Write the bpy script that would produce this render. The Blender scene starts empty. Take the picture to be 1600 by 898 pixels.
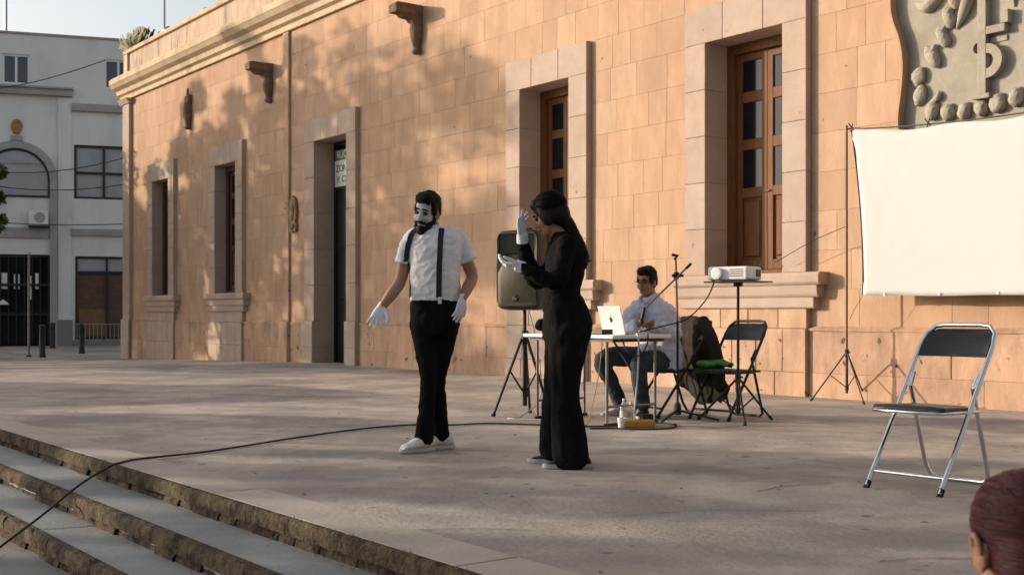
import bpy, bmesh, math, random
from math import sin, cos, pi, radians, sqrt
from mathutils import Vector, Matrix, noise
from mathutils.bvhtree import BVHTree
random.seed(7)
scene = bpy.context.scene
COL = scene.collection
V = Vector

# ------------------------------------------------------------------ camera
cd = bpy.data.cameras.new('camera'); cam = bpy.data.objects.new('camera', cd); COL.objects.link(cam)
cam.location = (0, 0, 0.91); cam.rotation_euler = (radians(90), 0, 0)
cd.sensor_width = 36.0; cd.lens = 41.6; cd.shift_y = 0.0269; cd.clip_start = 0.05; cd.clip_end = 900
cd.dof.use_dof = True; cd.dof.focus_distance = 8.6; cd.dof.aperture_fstop = 7.0
scene.camera = cam
# ------------------------------------------------------------------ world, sun, exposure
SUN_EL = radians(11.6)
SUN_DIR = V((-0.966 * cos(SUN_EL), 0.259 * cos(SUN_EL), sin(SUN_EL)))       # towards the sun
w = bpy.data.worlds.new('World'); scene.world = w; w.use_nodes = True
nt = w.node_tree; bg = nt.nodes['Background']; sky = nt.nodes.new('ShaderNodeTexSky')
sky.sky_type = 'NISHITA'; sky.sun_disc = False; sky.sun_elevation = SUN_EL
sky.sun_rotation = math.atan2(SUN_DIR.x, SUN_DIR.y)
sky.air_density = 1.0; sky.dust_density = 3.0; sky.ozone_density = 1.0
hs_ = nt.nodes.new('ShaderNodeHueSaturation'); hs_.inputs['Saturation'].default_value = 0.4; hs_.inputs['Value'].default_value = 1.2
nt.links.new(sky.outputs[0], hs_.inputs['Color']); nt.links.new(hs_.outputs[0], bg.inputs[0]); bg.inputs[1].default_value = 0.15
sd = bpy.data.lights.new('sun', 'SUN'); sun = bpy.data.objects.new('sun', sd); COL.objects.link(sun)
sd.energy = 3.9; sd.angle = radians(0.6); sd.color = (1.0, 0.83, 0.64)
sun.rotation_euler = SUN_DIR.to_track_quat('Z', 'Y').to_euler(); sun.location = (-30, 8, 20)
scene.view_settings.view_transform = 'Standard'; scene.view_settings.look = 'None'
scene.view_settings.gamma = 1.0; scene.view_settings.use_curve_mapping = False
scene.view_settings.exposure = 0.45
scene.cycles.max_bounces = 6; scene.cycles.diffuse_bounces = 3

# ------------------------------------------------------------------ materials
def mk(name, col, rough=0.7, metal=0.0, var=0.12, scale=6.0, stretch=(1, 1, 1), bump=0.0, bscale=40.0,
       bstretch=(1, 1, 1), rand=0.0, blot=None, blot_scale=1.0, blot_lo=0.5, blot_hi=0.7, spec=0.4, col2=None,
       alpha=1.0, trans=0.0, emit=None, coat=0.0, sheen=0.0, speck=None, bdist=0.01):
    m = bpy.data.materials.new(name); m.use_nodes = True
    t = m.node_tree; N = t.nodes; L = t.links; b = N['Principled BSDF']
    tc = N.new('ShaderNodeTexCoord')
    mp = N.new('ShaderNodeMapping'); mp.inputs['Scale'].default_value = stretch
    L.new(tc.outputs['Object'], mp.inputs[0])
    no = N.new('ShaderNodeTexNoise'); no.inputs['Scale'].default_value = scale; no.inputs['Detail'].default_value = 5
    no.inputs['Roughness'].default_value = 0.62
    L.new(mp.outputs[0], no.inputs[0])
    rp = N.new('ShaderNodeValToRGB')
    c = V(col)
    lo = c * (1 - var); hi = V(col2) if col2 else c * (1 + var)
    rp.color_ramp.elements[0].position = 0.3; rp.color_ramp.elements[1].position = 0.7
    rp.color_ramp.elements[0].color = (*lo, 1); rp.color_ramp.elements[1].color = (*hi, 1)
    L.new(no.outputs[0], rp.inputs[0])
    out = rp.outputs[0]
    def mixc(a, bcol, fac, mode='MIX'):
        mx = N.new('ShaderNodeMix'); mx.data_type = 'RGBA'; mx.blend_type = mode
        L.new(a, mx.inputs[6])
        if hasattr(bcol, 'links'): L.new(bcol, mx.inputs[7])
        else: mx.inputs[7].default_value = (*bcol, 1)
        if hasattr(fac, 'links'): L.new(fac, mx.inputs[0])
        else: mx.inputs[0].default_value = fac
        return mx.outputs[2]
    if blot:
        n2 = N.new('ShaderNodeTexNoise'); n2.inputs['Scale'].default_value = blot_scale; n2.inputs['Detail'].default_value = 7
        n2.inputs['Roughness'].default_value = 0.65
        mp2 = N.new('ShaderNodeMapping'); mp2.inputs['Scale'].default_value = stretch; mp2.inputs['Location'].default_value = (3.7, 1.3, 9.1)
        L.new(tc.outputs['Object'], mp2.inputs[0]); L.new(mp2.outputs[0], n2.inputs[0])
        mr = N.new('ShaderNodeMapRange'); mr.inputs[1].default_value = blot_lo; mr.inputs[2].default_value = blot_hi
        L.new(n2.outputs[0], mr.inputs[0]); out = mixc(out, blot, mr.outputs[0])
    if speck:
        n3 = N.new('ShaderNodeTexNoise'); n3.inputs['Scale'].default_value = speck[1]; n3.inputs['Detail'].default_value = 2
        L.new(tc.outputs['Object'], n3.inputs[0])
        mr = N.new('ShaderNodeMapRange'); mr.inputs[1].default_value = speck[2]; mr.inputs[2].default_value = speck[2] + 0.04
        L.new(n3.outputs[0], mr.inputs[0]); out = mixc(out, speck[0], mr.outputs[0])
    if rand:
        oi = N.new('ShaderNodeObjectInfo'); ge = N.new('ShaderNodeNewGeometry')
        ad = N.new('ShaderNodeMath'); ad.operation = 'ADD'
        L.new(oi.outputs['Random'], ad.inputs[0]); L.new(ge.outputs['Random Per Island'], ad.inputs[1])
        fr = N.new('ShaderNodeMath'); fr.operation = 'FRACT'; L.new(ad.outputs[0], fr.inputs[0])
        r2 = N.new('ShaderNodeValToRGB'); e = r2.color_ramp.elements
        e[0].color = (1 - rand * 0.8, 1 - rand * 1.0, 1 - rand * 1.1, 1); e[1].color = (1 + rand * 0.5, 1 + rand * 0.6, 1 + rand * 0.6, 1)
        x = r2.color_ramp.elements.new(0.5); x.color = (1, 0.97, 0.93, 1)
        L.new(fr.outputs[0], r2.inputs[0]); out = mixc(out, r2.outputs[0], 1.0, 'MULTIPLY')
    L.new(out, b.inputs['Base Color'])
    b.inputs['Roughness'].default_value = rough; b.inputs['Metallic'].default_value = metal
    b.inputs['Specular IOR Level'].default_value = spec
    b.inputs['Coat Weight'].default_value = coat
    if sheen: b.inputs['Sheen Weight'].default_value = sheen
    if trans: b.inputs['Transmission Weight'].default_value = trans
    if emit: b.inputs['Emission Color'].default_value = (*emit[0], 1); b.inputs['Emission Strength'].default_value = emit[1]
    if bump:
        mp3 = N.new('ShaderNodeMapping'); mp3.inputs['Scale'].default_value = bstretch; L.new(tc.outputs['Object'], mp3.inputs[0])
        n4 = N.new('ShaderNodeTexNoise'); n4.inputs['Scale'].default_value = bscale; n4.inputs['Detail'].default_value = 6
        L.new(mp3.outputs[0], n4.inputs[0])
        bp = N.new('ShaderNodeBump'); bp.inputs['Strength'].default_value = bump; bp.inputs['Distance'].default_value = bdist
        L.new(n4.outputs[0], bp.inputs['Height']); L.new(bp.outputs[0], b.inputs['Normal'])
    return m

M = {}
M['stone'] = mk('ochre_stone', (0.465, 0.308, 0.21), 0.9, var=0.11, scale=3.0, stretch=(1.7, 1.7, 0.6), bump=0.45, bscale=26, bstretch=(1.5, 1.5, 0.9),
                rand=0.10, blot=(0.36, 0.232, 0.155), blot_scale=0.8, blot_lo=0.48, blot_hi=0.78, spec=0.15, speck=((0.2, 0.13, 0.09), 7.0, 0.735))
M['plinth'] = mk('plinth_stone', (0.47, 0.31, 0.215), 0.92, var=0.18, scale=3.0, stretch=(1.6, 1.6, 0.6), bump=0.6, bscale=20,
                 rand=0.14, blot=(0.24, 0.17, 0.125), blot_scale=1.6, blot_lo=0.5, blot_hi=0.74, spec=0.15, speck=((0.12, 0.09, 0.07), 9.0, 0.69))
M['surround'] = mk('pale_pink_stone', (0.425, 0.335, 0.275), 0.9, var=0.10, scale=2.5, bump=0.4, bscale=30, rand=0.06,
                   blot=(0.38, 0.28, 0.22), blot_scale=1.2, blot_lo=0.52, blot_hi=0.75, spec=0.15, speck=((0.22, 0.16, 0.13), 8.0, 0.73))
M['mortar'] = mk('mortar', (0.36, 0.25, 0.17), 0.95, var=0.2, bump=0.3, spec=0.1)
M['cornice'] = mk('cornice_plaster', (0.55, 0.42, 0.28), 0.9, var=0.14, scale=3, stretch=(1, 1, 0.4), blot=(0.36, 0.26, 0.19), blot_scale=1.5, blot_lo=0.5, blot_hi=0.7, bump=0.3, spec=0.15)
M['parapet'] = mk('stained_plaster', (0.48, 0.36, 0.27), 0.93, var=0.16, scale=2, stretch=(1.5, 1.5, 0.3), blot=(0.11, 0.09, 0.085), blot_scale=2.2, blot_lo=0.55, blot_hi=0.72, bump=0.4, spec=0.12)
M['spout'] = mk('dark_stone', (0.17, 0.115, 0.085), 0.92, var=0.25, scale=9, bump=0.6, spec=0.12)
M['crest'] = mk('grey_beige_stone', (0.315, 0.285, 0.235), 0.9, var=0.12, scale=3, blot=(0.25, 0.215, 0.17), blot_scale=2.2, blot_lo=0.5, blot_hi=0.72, bump=0.55, bscale=18, spec=0.12)
M['wood'] = mk('brown_wood', (0.15, 0.066, 0.030), 0.6, var=0.3, scale=5, stretch=(6, 6, 0.5), bump=0.15, spec=0.15)
M['darkwood'] = mk('dark_red_wood', (0.09, 0.032, 0.022), 0.55, var=0.3, scale=5, stretch=(6, 6, 0.5), bump=0.15)
M['glass_dark'] = mk('window_glass', (0.012, 0.012, 0.014), 0.09, var=0.3, spec=0.13)
M['black_door'] = mk('black_door_paint', (0.012, 0.012, 0.013), 0.4, var=0.3)
M['floor'] = mk('worn_concrete', (0.43, 0.371, 0.325), 0.88, var=0.24, scale=2.4, bump=0.5, bscale=30, blot=(0.265, 0.238, 0.219), blot_scale=0.75, blot_lo=0.44, blot_hi=0.6, spec=0.2, speck=((0.2, 0.17, 0.15), 7.0, 0.68))
M['border'] = mk('pale_concrete', (0.41, 0.36, 0.31), 0.9, var=0.12, scale=2, bump=0.35, bscale=30, blot=(0.31, 0.275, 0.24), blot_scale=1.4, blot_lo=0.5, blot_hi=0.75, spec=0.2)
M['tread'] = mk('grey_concrete', (0.285, 0.29, 0.29), 0.9, var=0.13, scale=1.7, bump=0.4, bscale=35, blot=(0.2, 0.2, 0.2), blot_scale=1.1, blot_lo=0.45, blot_hi=0.7, spec=0.2)
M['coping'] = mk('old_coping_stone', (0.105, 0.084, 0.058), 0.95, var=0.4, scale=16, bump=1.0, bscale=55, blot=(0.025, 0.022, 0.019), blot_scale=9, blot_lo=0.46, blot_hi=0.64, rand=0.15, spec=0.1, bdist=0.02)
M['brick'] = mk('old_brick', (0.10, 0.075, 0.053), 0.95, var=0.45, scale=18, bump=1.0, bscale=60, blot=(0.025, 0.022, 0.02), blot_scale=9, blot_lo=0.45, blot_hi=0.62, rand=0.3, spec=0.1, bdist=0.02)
M['soil'] = mk('dark_joint', (0.045, 0.038, 0.03), 0.98, var=0.3)
M['ground'] = mk('paving', (0.22, 0.21, 0.2), 0.92, var=0.15, scale=0.8, bump=0.3)
M['bgwall'] = mk('grey_white_plaster', (0.70, 0.70, 0.69), 0.9, var=0.05, scale=0.8, stretch=(1, 1, 0.35), blot=(0.55, 0.55, 0.55), blot_scale=0.9, blot_lo=0.5, blot_hi=0.75, spec=0.15, bump=0.1)
M['bgtrim'] = mk('grey_stone_trim', (0.36, 0.34, 0.34), 0.9, var=0.1, scale=2, spec=0.15)
M['bgbase'] = mk('grey_base_stone', (0.24, 0.22, 0.22), 0.9, var=0.1, scale=2, spec=0.15)
M['bgdark'] = mk('black_ironwork', (0.02, 0.02, 0.022), 0.5, var=0.2)
M['bgglass'] = mk('curtained_glass', (0.33, 0.35, 0.37), 0.25, var=0.12, scale=1.0)
M['bgglass2'] = mk('dark_blue_glass', (0.03, 0.05, 0.065), 0.08, var=0.2, spec=0.6)
M['white_alu'] = mk('white_aluminium', (0.75, 0.75, 0.75), 0.4, var=0.04)
M['shutter'] = mk('brown_shutter', (0.12, 0.065, 0.045), 0.7, var=0.25, scale=3, stretch=(1, 1, 3))
M['crate'] = mk('tan_board', (0.2, 0.11, 0.055), 0.8, var=0.2)
M['gold'] = mk('ochre_emblem', (0.30, 0.18, 0.08), 0.6, var=0.3, scale=14, bump=0.4)
M['plaque'] = mk('bronze_brown', (0.22, 0.135, 0.075), 0.7, var=0.3, scale=14, bump=0.4)
M['white_plastic'] = mk('white_plastic', (0.72, 0.72, 0.70), 0.4, var=0.03)
M['tan_paper'] = mk('sign_white', (0.62, 0.62, 0.58), 0.7, var=0.05)
M['screen'] = mk('projection_fabric', (0.545, 0.535, 0.52), 0.85, var=0.02, scale=3, bump=0.08, bscale=6, spec=0.2)
M['black_metal'] = mk('black_metal', (0.018, 0.017, 0.017), 0.45, metal=0.2, var=0.2)
M['brown_metal'] = mk('dark_bronze_metal', (0.05, 0.038, 0.03), 0.45, metal=0.4, var=0.2)
M['chrome'] = mk('chrome', (0.72, 0.72, 0.74), 0.16, metal=1.0, var=0.08, scale=20)
M['steel'] = mk('grey_steel', (0.20, 0.19, 0.18), 0.35, metal=0.8, var=0.12)
M['vinyl'] = mk('black_vinyl', (0.016, 0.017, 0.02), 0.42, var=0.25, scale=12, bump=0.12, bscale=60)
M['rubber'] = mk('black_rubber', (0.014, 0.014, 0.014), 0.8, var=0.2)
M['cable'] = mk('black_cable', (0.02, 0.018, 0.017), 0.7, var=0.2)
M['white_cable'] = mk('white_cable', (0.5, 0.48, 0.45), 0.6, var=0.1)
M['speaker_body'] = mk('speaker_plastic', (0.03, 0.027, 0.021), 0.6, var=0.25, bump=0.2, bscale=120)
M['grille'] = mk('olive_metal_grille', (0.115, 0.10, 0.062), 0.55, metal=0.2, var=0.15, bump=0.3, bscale=220)
M['horn'] = mk('horn_black', (0.01, 0.01, 0.011), 0.35, var=0.2)
M['laptop'] = mk('laptop_aluminium', (0.66, 0.64, 0.60), 0.4, metal=0.35, var=0.03)
M['dark_print'] = mk('dark_print', (0.02, 0.02, 0.022), 0.5, var=0.1)
M['grey_print'] = mk('grey_print', (0.09, 0.085, 0.08), 0.6, var=0.1)
M['amber'] = mk('amber_plastic', (0.42, 0.2, 0.03), 0.35, var=0.2)
M['clear'] = mk('clear_plastic', (0.85, 0.85, 0.85), 0.08, var=0.02, trans=0.85)
M['green_bag'] = mk('green_plastic_bag', (0.045, 0.19, 0.022), 0.4, var=0.35, scale=14, bump=0.6, bscale=25)
M['skin'] = mk('skin', (0.36, 0.195, 0.125), 0.55, var=0.1, scale=10, spec=0.35)
M['skin2'] = mk('warm_skin', (0.30, 0.155, 0.098), 0.55, var=0.1, scale=10, spec=0.35)
M['paint_white'] = mk('white_face_paint', (0.50, 0.475, 0.50), 0.7, var=0.14, scale=30)
M['hair'] = mk('black_hair', (0.009, 0.007, 0.0065), 0.6, var=0.4, scale=30, stretch=(4, 4, 1), spec=0.16)
M['red_hair'] = mk('auburn_hair', (0.060, 0.011, 0.012), 0.45, var=0.5, scale=10, stretch=(1, 3, 26), bump=0.6, bscale=14, bstretch=(1, 3, 22), spec=0.3)
M['eye_dark'] = mk('dark_eye_makeup', (0.012, 0.009, 0.011), 0.4, var=0.2)
M['lip'] = mk('lip', (0.12, 0.05, 0.05), 0.5, var=0.1)
M['tshirt'] = mk('white_cotton', (0.72, 0.71, 0.74), 0.9, var=0.05, scale=6, bump=0.3, bscale=16, spec=0.15, sheen=0.2, bdist=0.012)
M['shirt_blue'] = mk('pale_lilac_shirt', (0.56, 0.57, 0.68), 0.85, var=0.06, scale=7, bump=0.3, bscale=14, spec=0.15, bdist=0.012)
M['black_cloth'] = mk('black_trouser_cloth', (0.008, 0.0076, 0.008), 0.95, var=0.3, scale=8, bump=0.15, bscale=9, spec=0.06)
M['black_knit'] = mk('black_knit', (0.008, 0.0075, 0.008), 0.97, var=0.3, scale=8, bump=0.15, bscale=10, spec=0.05)
M['navy'] = mk('dark_elastic', (0.012, 0.013, 0.022), 0.7, var=0.2)
M['glove'] = mk('white_glove_cotton', (0.68, 0.67, 0.74), 0.9, var=0.05, bump=0.2, bscale=40, spec=0.15)
M['jeans'] = mk('dark_denim', (0.045, 0.058, 0.075), 0.9, var=0.35, scale=9, bump=0.3, bscale=20, spec=0.12)
M['white_shoe'] = mk('white_sneaker', (0.66, 0.63, 0.61), 0.6, var=0.07, scale=12)
M['sole'] = mk('white_rubber_sole', (0.5, 0.49, 0.47), 0.7, var=0.08)
M['grey_sole'] = mk('grey_rubber_sole', (0.42, 0.42, 0.41), 0.75, var=0.1)
M['black_shoe'] = mk('black_canvas_shoe', (0.014, 0.013, 0.013), 0.8, var=0.3)
M['red_sock'] = mk('red_sock', (0.5, 0.035, 0.05), 0.9, var=0.15)
M['jacket'] = mk('dark_olive_cloth', (0.035, 0.030, 0.022), 0.95, var=0.3, scale=8, bump=0.35, bscale=18, spec=0.1)
M['leaf'] = mk('leaf_green', (0.055, 0.095, 0.022), 0.6, var=0.45, scale=3, rand=0.35)
M['drygrass'] = mk('dry_grass', (0.14, 0.13, 0.045), 0.8, var=0.4, scale=8)
M['bark'] = mk('bark', (0.10, 0.075, 0.055), 0.95, var=0.35, scale=8, stretch=(3, 3, 0.6), bump=0.8)
M['housewall'] = mk('cream_plaster', (0.5, 0.44, 0.36), 0.9, var=0.08)
M['rooftile'] = mk('clay_roof', (0.3, 0.12, 0.07), 0.85, var=0.25)
M['weed'] = mk('dry_weed', (0.10, 0.085, 0.035), 0.9, var=0.4)

# ------------------------------------------------------------------ mesh helpers
class MB:
    def __init__(s): s.v = []; s.f = []
    def add(s, vs, fs):
        o = len(s.v); s.v += [V(p) for p in vs]; s.f += [tuple(i + o for i in f) for f in fs]; return s
    def box(s, x0, y0, z0, x1, y1, z1):
        return s.add([(x0, y0, z0), (x1, y0, z0), (x1, y1, z0), (x0, y1, z0), (x0, y0, z1), (x1, y0, z1), (x1, y1, z1), (x0, y1, z1)],
                     [(0, 3, 2, 1), (4, 5, 6, 7), (0, 1, 5, 4), (1, 2, 6, 5), (2, 3, 7, 6), (3, 0, 4, 7)])
    def block(s, x0, x1, z0, z1, yf, yb, c=0.008):
        """a dressed stone seen from its front (yf), its front arrises chamfered"""
        b = [(x0, yb, z0), (x1, yb, z0), (x1, yb, z1), (x0, yb, z1)]
        m = [(x0, yf + c, z0), (x1, yf + c, z0), (x1, yf + c, z1), (x0, yf + c, z1)]
        f = [(x0 + c, yf, z0 + c), (x1 - c, yf, z0 + c), (x1 - c, yf, z1 - c), (x0 + c, yf, z1 - c)]
        fs = [(8, 9, 10, 11), (3, 2, 1, 0)]
        for i in range(4):
            j = (i + 1) % 4; fs += [(i, j, 4 + j, 4 + i), (4 + i, 4 + j, 8 + j, 8 + i)]
        return s.add(b + m + f, fs)
    def loft(s, rings, cap=True, closed=True):
        n = len(rings[0]); vs = [p for r in rings for p in r]; fs = []
        for i in range(len(rings) - 1):
            for k in range(n if closed else n - 1):
                a = i * n + k; b = i * n + (k + 1) % n; fs.append((a, b, b + n, a + n))
        if cap: fs += [tuple(range(n - 1, -1, -1)), tuple((len(rings) - 1) * n + k for k in range(n))]
        return s.add(vs, fs)
    def tube(s, pts, r, n=8, cap=True):
        pts = [V(p) for p in pts]; m = len(pts)
        rs = r if isinstance(r, (list, tuple)) else [r] * m
        rings = []; prev = None
        for i in range(m):
            d = (pts[min(i + 1, m - 1)] - pts[max(i - 1, 0)]).normalized()
            if prev is None:
                a = V((0, 0, 1)) if abs(d.z) < 0.9 else V((1, 0, 0)); u = d.cross(a).normalized()
            else:
                u = prev - d * prev.dot(d); u = u.normalized() if u.length > 1e-6 else d.orthogonal().normalized()
            prev = u; v2 = d.cross(u)
            rings.append([pts[i] + (u * cos(2 * pi * k / n) + v2 * sin(2 * pi * k / n)) * rs[i] for k in range(n)])
        return s.loft(rings, cap)
    def limb(s, pts, r, n=14, sub=5):
        """tapered limb through the joints with rounded ends"""
        P = smooth_path([(*p, q) for p, q in zip(pts, r)], sub)
        pp = [V(p[:3]) for p in P]; rr = [p[3] for p in P]
        d0 = (pp[0] - pp[1]).normalized(); d1 = (pp[-1] - pp[-2]).normalized()
        pp = [pp[0] + d0 * rr[0] * 0.75, pp[0] + d0 * rr[0] * 0.4] + pp + [pp[-1] + d1 * rr[-1] * 0.4, pp[-1] + d1 * rr[-1] * 0.75]
        rr = [rr[0] * 0.3, rr[0] * 0.85] + rr + [rr[-1] * 0.85, rr[-1] * 0.3]
        return s.tube(pp, rr, n)
    def ell(s, c, r, Mx=None, nu=16, nv=10):
        c = V(c); vs = []; fs = []
        for i in range(nv + 1):
            th = pi * i / nv
            for k in range(nu):
                ph = 2 * pi * k / nu
                p = V((r[0] * sin(th) * cos(ph), r[1] * sin(th) * sin(ph), r[2] * cos(th)))
                vs.append(c + (Mx @ p if Mx else p))
        for i in range(nv):
            for k in range(nu):
                a = i * nu + k; b = i * nu + (k + 1) % nu
                if i == 0: fs.append((a, b + nu, a + nu)[::-1])
                elif i == nv - 1: fs.append((a, b, a + nu)[::-1])
                else: fs.append((a, b, b + nu, a + nu)[::-1])
        return s.add(vs, fs)
    def prism(s, poly, y0, y1):
        """(x, z) outline, anticlockwise seen from -y, between two y"""
        n = len(poly); vs = [(x, y0, z) for x, z in poly] + [(x, y1, z) for x, z in poly]
        fs = [tuple(range(n)), tuple(range(2 * n - 1, n - 1, -1))]
        for i in range(n): j = (i + 1) % n; fs.append((j, i, n + i, n + j))
        return s.add(vs, fs)
    def extrude_x(s, prof, x0, x1):
        """(y, z) profile along x"""
        n = len(prof); vs = [(x0, y, z) for y, z in prof] + [(x1, y, z) for y, z in prof]
        fs = [tuple(range(n - 1, -1, -1)), tuple(range(n, 2 * n))]
        for i in range(n): j = (i + 1) % n; fs.append((i, j, n + j, n + i))
        return s.add(vs, fs)
    def lathe(s, prof, c, n=16):
        c = V(c)
        return s.loft([[c + V((r * cos(2 * pi * k / n), r * sin(2 * pi * k / n), z)) for k in range(n)] for r, z in prof])
    def xf(s, Mx): s.v = [Mx @ p for p in s.v]; return s
    def mesh(s, name, smooth=None, fix=True):
        me = bpy.data.meshes.new(name); me.from_pydata([tuple(p) for p in s.v], [], s.f)
        if fix:
            bm = bmesh.new(); bm.from_mesh(me); bmesh.ops.recalc_face_normals(bm, faces=bm.faces); bm.to_mesh(me); bm.free()
        if smooth is not None:
            me.polygons.foreach_set('use_smooth', [True] * len(me.polygons))
            if smooth < 179: me.set_sharp_from_angle(angle=radians(smooth))
        me.update(); return me
    def build(s, name, mat, parent=None, smooth=None, bevel=0, fix=True, kind=None):
        me = s.mesh(name, smooth, fix); me.materials.append(mat if not isinstance(mat, str) else M[mat])
        o = bpy.data.objects.new(name, me); COL.objects.link(o)
        if parent: o.parent = parent
        if bevel:
            b = o.modifiers.new('bevel', 'BEVEL'); b.width = bevel; b.segments = 2; b.limit_method = 'ANGLE'
        if kind: o['kind'] = kind
        return o

def smooth_path(pts, sub=6):
    P = [tuple(p) for p in pts]; out = []
    for i in range(len(P) - 1):
        p0 = P[max(i - 1, 0)]; p1 = P[i]; p2 = P[i + 1]; p3 = P[min(i + 2, len(P) - 1)]
        for k in range(sub):
            t = k / sub
            out.append(tuple(0.5 * (2 * b + (c - a) * t + (2 * a - 5 * b + 4 * c - d) * t * t + (3 * b - a - 3 * c + d) * t ** 3) for a, b, c, d in zip(p0, p1, p2, p3)))
    out.append(P[-1]); return out

def empty(name, loc, rz=0.0, label=None, cat=None, group=None, kind=None):
    o = bpy.data.objects.new(name, None); COL.objects.link(o); o.location = loc; o.rotation_euler = (0, 0, rz)
    tag(o, label, cat, group, kind); return o
def tag(o, label=None, cat=None, group=None, kind=None):
    if label: o['label'] = label
    if cat: o['category'] = cat
    if group: o['group'] = group
    if kind: o['kind'] = kind
    return o
FS = bpy.data.scenes.new('fuse_bench'); TRASH = []
def fuse(mb, name, mat, parent=None, voxel=0.008, smooth=4, disp=None):
    """one continuous surface grown round overlapping closed shapes"""
    me = mb.mesh(name + '_src'); t = bpy.data.objects.new(name + '_src', me); FS.collection.objects.link(t)
    r = t.modifiers.new('r', 'REMESH'); r.mode = 'VOXEL'; r.voxel_size = voxel; r.use_smooth_shade = True
    if smooth:
        sm = t.modifiers.new('s', 'SMOOTH'); sm.factor = 0.5; sm.iterations = smooth
    vl = FS.view_layers[0]; vl.update(); dg = vl.depsgraph
    nm = bpy.data.meshes.new_from_object(t.evaluated_get(dg)); nm.name = name
    FS.collection.objects.unlink(t); TRASH.extend((t, me))
    if disp:
        nm.update()
        nrm = [v.normal.copy() for v in nm.vertices]; cos_ = [v.co.copy() for v in nm.vertices]; flat = []
        for c, q in zip(cos_, nrm): flat += list(c + q * disp(c))
        nm.vertices.foreach_set('co', flat)
    nm.polygons.foreach_set('use_smooth', [True] * len(nm.polygons)); nm.update()
    nm.materials.clear(); nm.materials.append(M[mat])
    o = bpy.data.objects.new(name, nm); COL.objects.link(o)
    if parent: o.parent = parent
    return o

# ------------------------------------------------------------------ frame of the long stone front:
# x runs along the front to the right, y into the wall, z up; zero at the foot of the wall right of the big window
FO = V((3.249, 13.357, 0)); FA = math.atan2(-0.7995, 0.6007)
FM = Matrix.Translation(FO) @ Matrix.Rotation(FA, 4, 'Z')
def fw(lx, out, z=0): return FM @ V((lx, -out, z))
def ramp(lx): return 0.0 if lx > -12 else max(-0.27, -0.0225 * (-12 - lx))

# ------------------------------------------------------------------ ground, plaza, steps
G0 = -0.358
mb = MB(); mb.add([(-400, -400, G0), (400, -400, G0), (400, 400, G0), (-400, 400, G0)], [(0, 1, 2, 3)])
tag(mb.build('ground', 'ground', fix=False), kind='structure')
EDGE = 8.245
mb = MB(); xs = [-90, -60, -40, -24, -20, -16, -12, -6, 0, 6, 12, 20, 40]
ys = [EDGE - 0.31, 4, 0, -20, -60, -90]
vs = [fw(x, o, ramp(x)) for x in xs for o in ys]; n = len(ys)
mb.add(vs, [(i * n + j, (i + 1) * n + j, (i + 1) * n + j + 1, i * n + j + 1) for i in range(len(xs) - 1) for j in range(n - 1)])
tag(mb.build('plaza_floor', 'floor'), kind='structure')
# pale edging slabs along the rim of the stage, each a slab of its own
bord = empty('stage_border', FO, FA, kind='structure')
x = -26.0; k = 0
while x < 16:
    L = random.uniform(1.5, 2.6); mb = MB()
    mb.box(x + 0.004, -EDGE + 0.03, ramp(x) - 0.03, x + L - 0.004, -EDGE + 0.312, ramp(x) + 0.004 + random.uniform(0, 0.003))
    mb.build('edging_slab', 'border', bord, bevel=0.004); x += L
# steps: tread slab, coping stones and a course of thin bricks under them
RISE = [(EDGE, 0.0, -0.12), (8.577, -0.12, -0.237), (8.887, -0.237, G0)]
def chipped(x0, x1, y0, y1, z0, z1, amp, seed):
    """a worn stone: subdivided along its length, its front arris broken by noise. y0 is the front."""
    mb = MB(); n = max(3, int((x1 - x0) / 0.045)); rings = []
    for i in range(n + 1):
        x = x0 + (x1 - x0) * i / n
        a = noise.noise(V((x * 9, seed, 0))) * amp; b = noise.noise(V((x * 23, seed, 3))) * amp * 0.7
        chip = max(0.0, noise.noise(V((x * 14, seed, 7))) - 0.25) * amp * 3.2
        h = z1 - z0
        rings.append([V((x, y0 + a, z0)), V((x, y0 + a + b * 0.5, z0 + h * 0.55)), V((x, y0 + a + 0.004, z1 - 0.018 - chip)),
                      V((x, y0 + a + 0.014 + chip, z1 - 0.004)), V((x, y0 + 0.034, z1)), V((x, y1, z1)), V((x, y1, z0))])
    mb.loft(rings); return mb
step_n = 0
for (o, zt, zb) in RISE:
    st = empty('step', FO, FA, kind='structure')
    if zt < 0:
        prev = RISE[step_n - 1][0]
        mb = MB(); mb.box(-26, -o + 0.03, zb - 0.1, 16, -prev + 0.12, zt); mb.build('tread', 'tread', st)
    mb = MB(); mb.box(-26, -o + 0.045, zb - 0.05, 16, -o + 0.2, zt - 0.012); mb.build('core', 'soil', st)
    x = -2.4; cnt = 0
    while x < 9.0:
        L = random.uniform(0.7, 1.5)
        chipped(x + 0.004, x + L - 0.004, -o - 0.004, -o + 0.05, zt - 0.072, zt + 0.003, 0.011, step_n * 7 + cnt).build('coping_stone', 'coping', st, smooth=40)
        x += L; cnt += 1
    x = -2.4
    while x < 9.0:
        L = random.uniform(0.16, 0.34); dy = random.uniform(-0.002, 0.022)
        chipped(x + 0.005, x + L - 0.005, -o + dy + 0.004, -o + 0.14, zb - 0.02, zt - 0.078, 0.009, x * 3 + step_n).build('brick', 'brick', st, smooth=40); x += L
    for (a, b) in ((-26, -2.4), (9.0, 16)):
        mb = MB(); mb.box(a, -o, zb - 0.02, b, -o + 0.15, zt + 0.004); mb.build('rough_riser', 'coping', st, kind='stuff')
    step_n += 1
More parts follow.
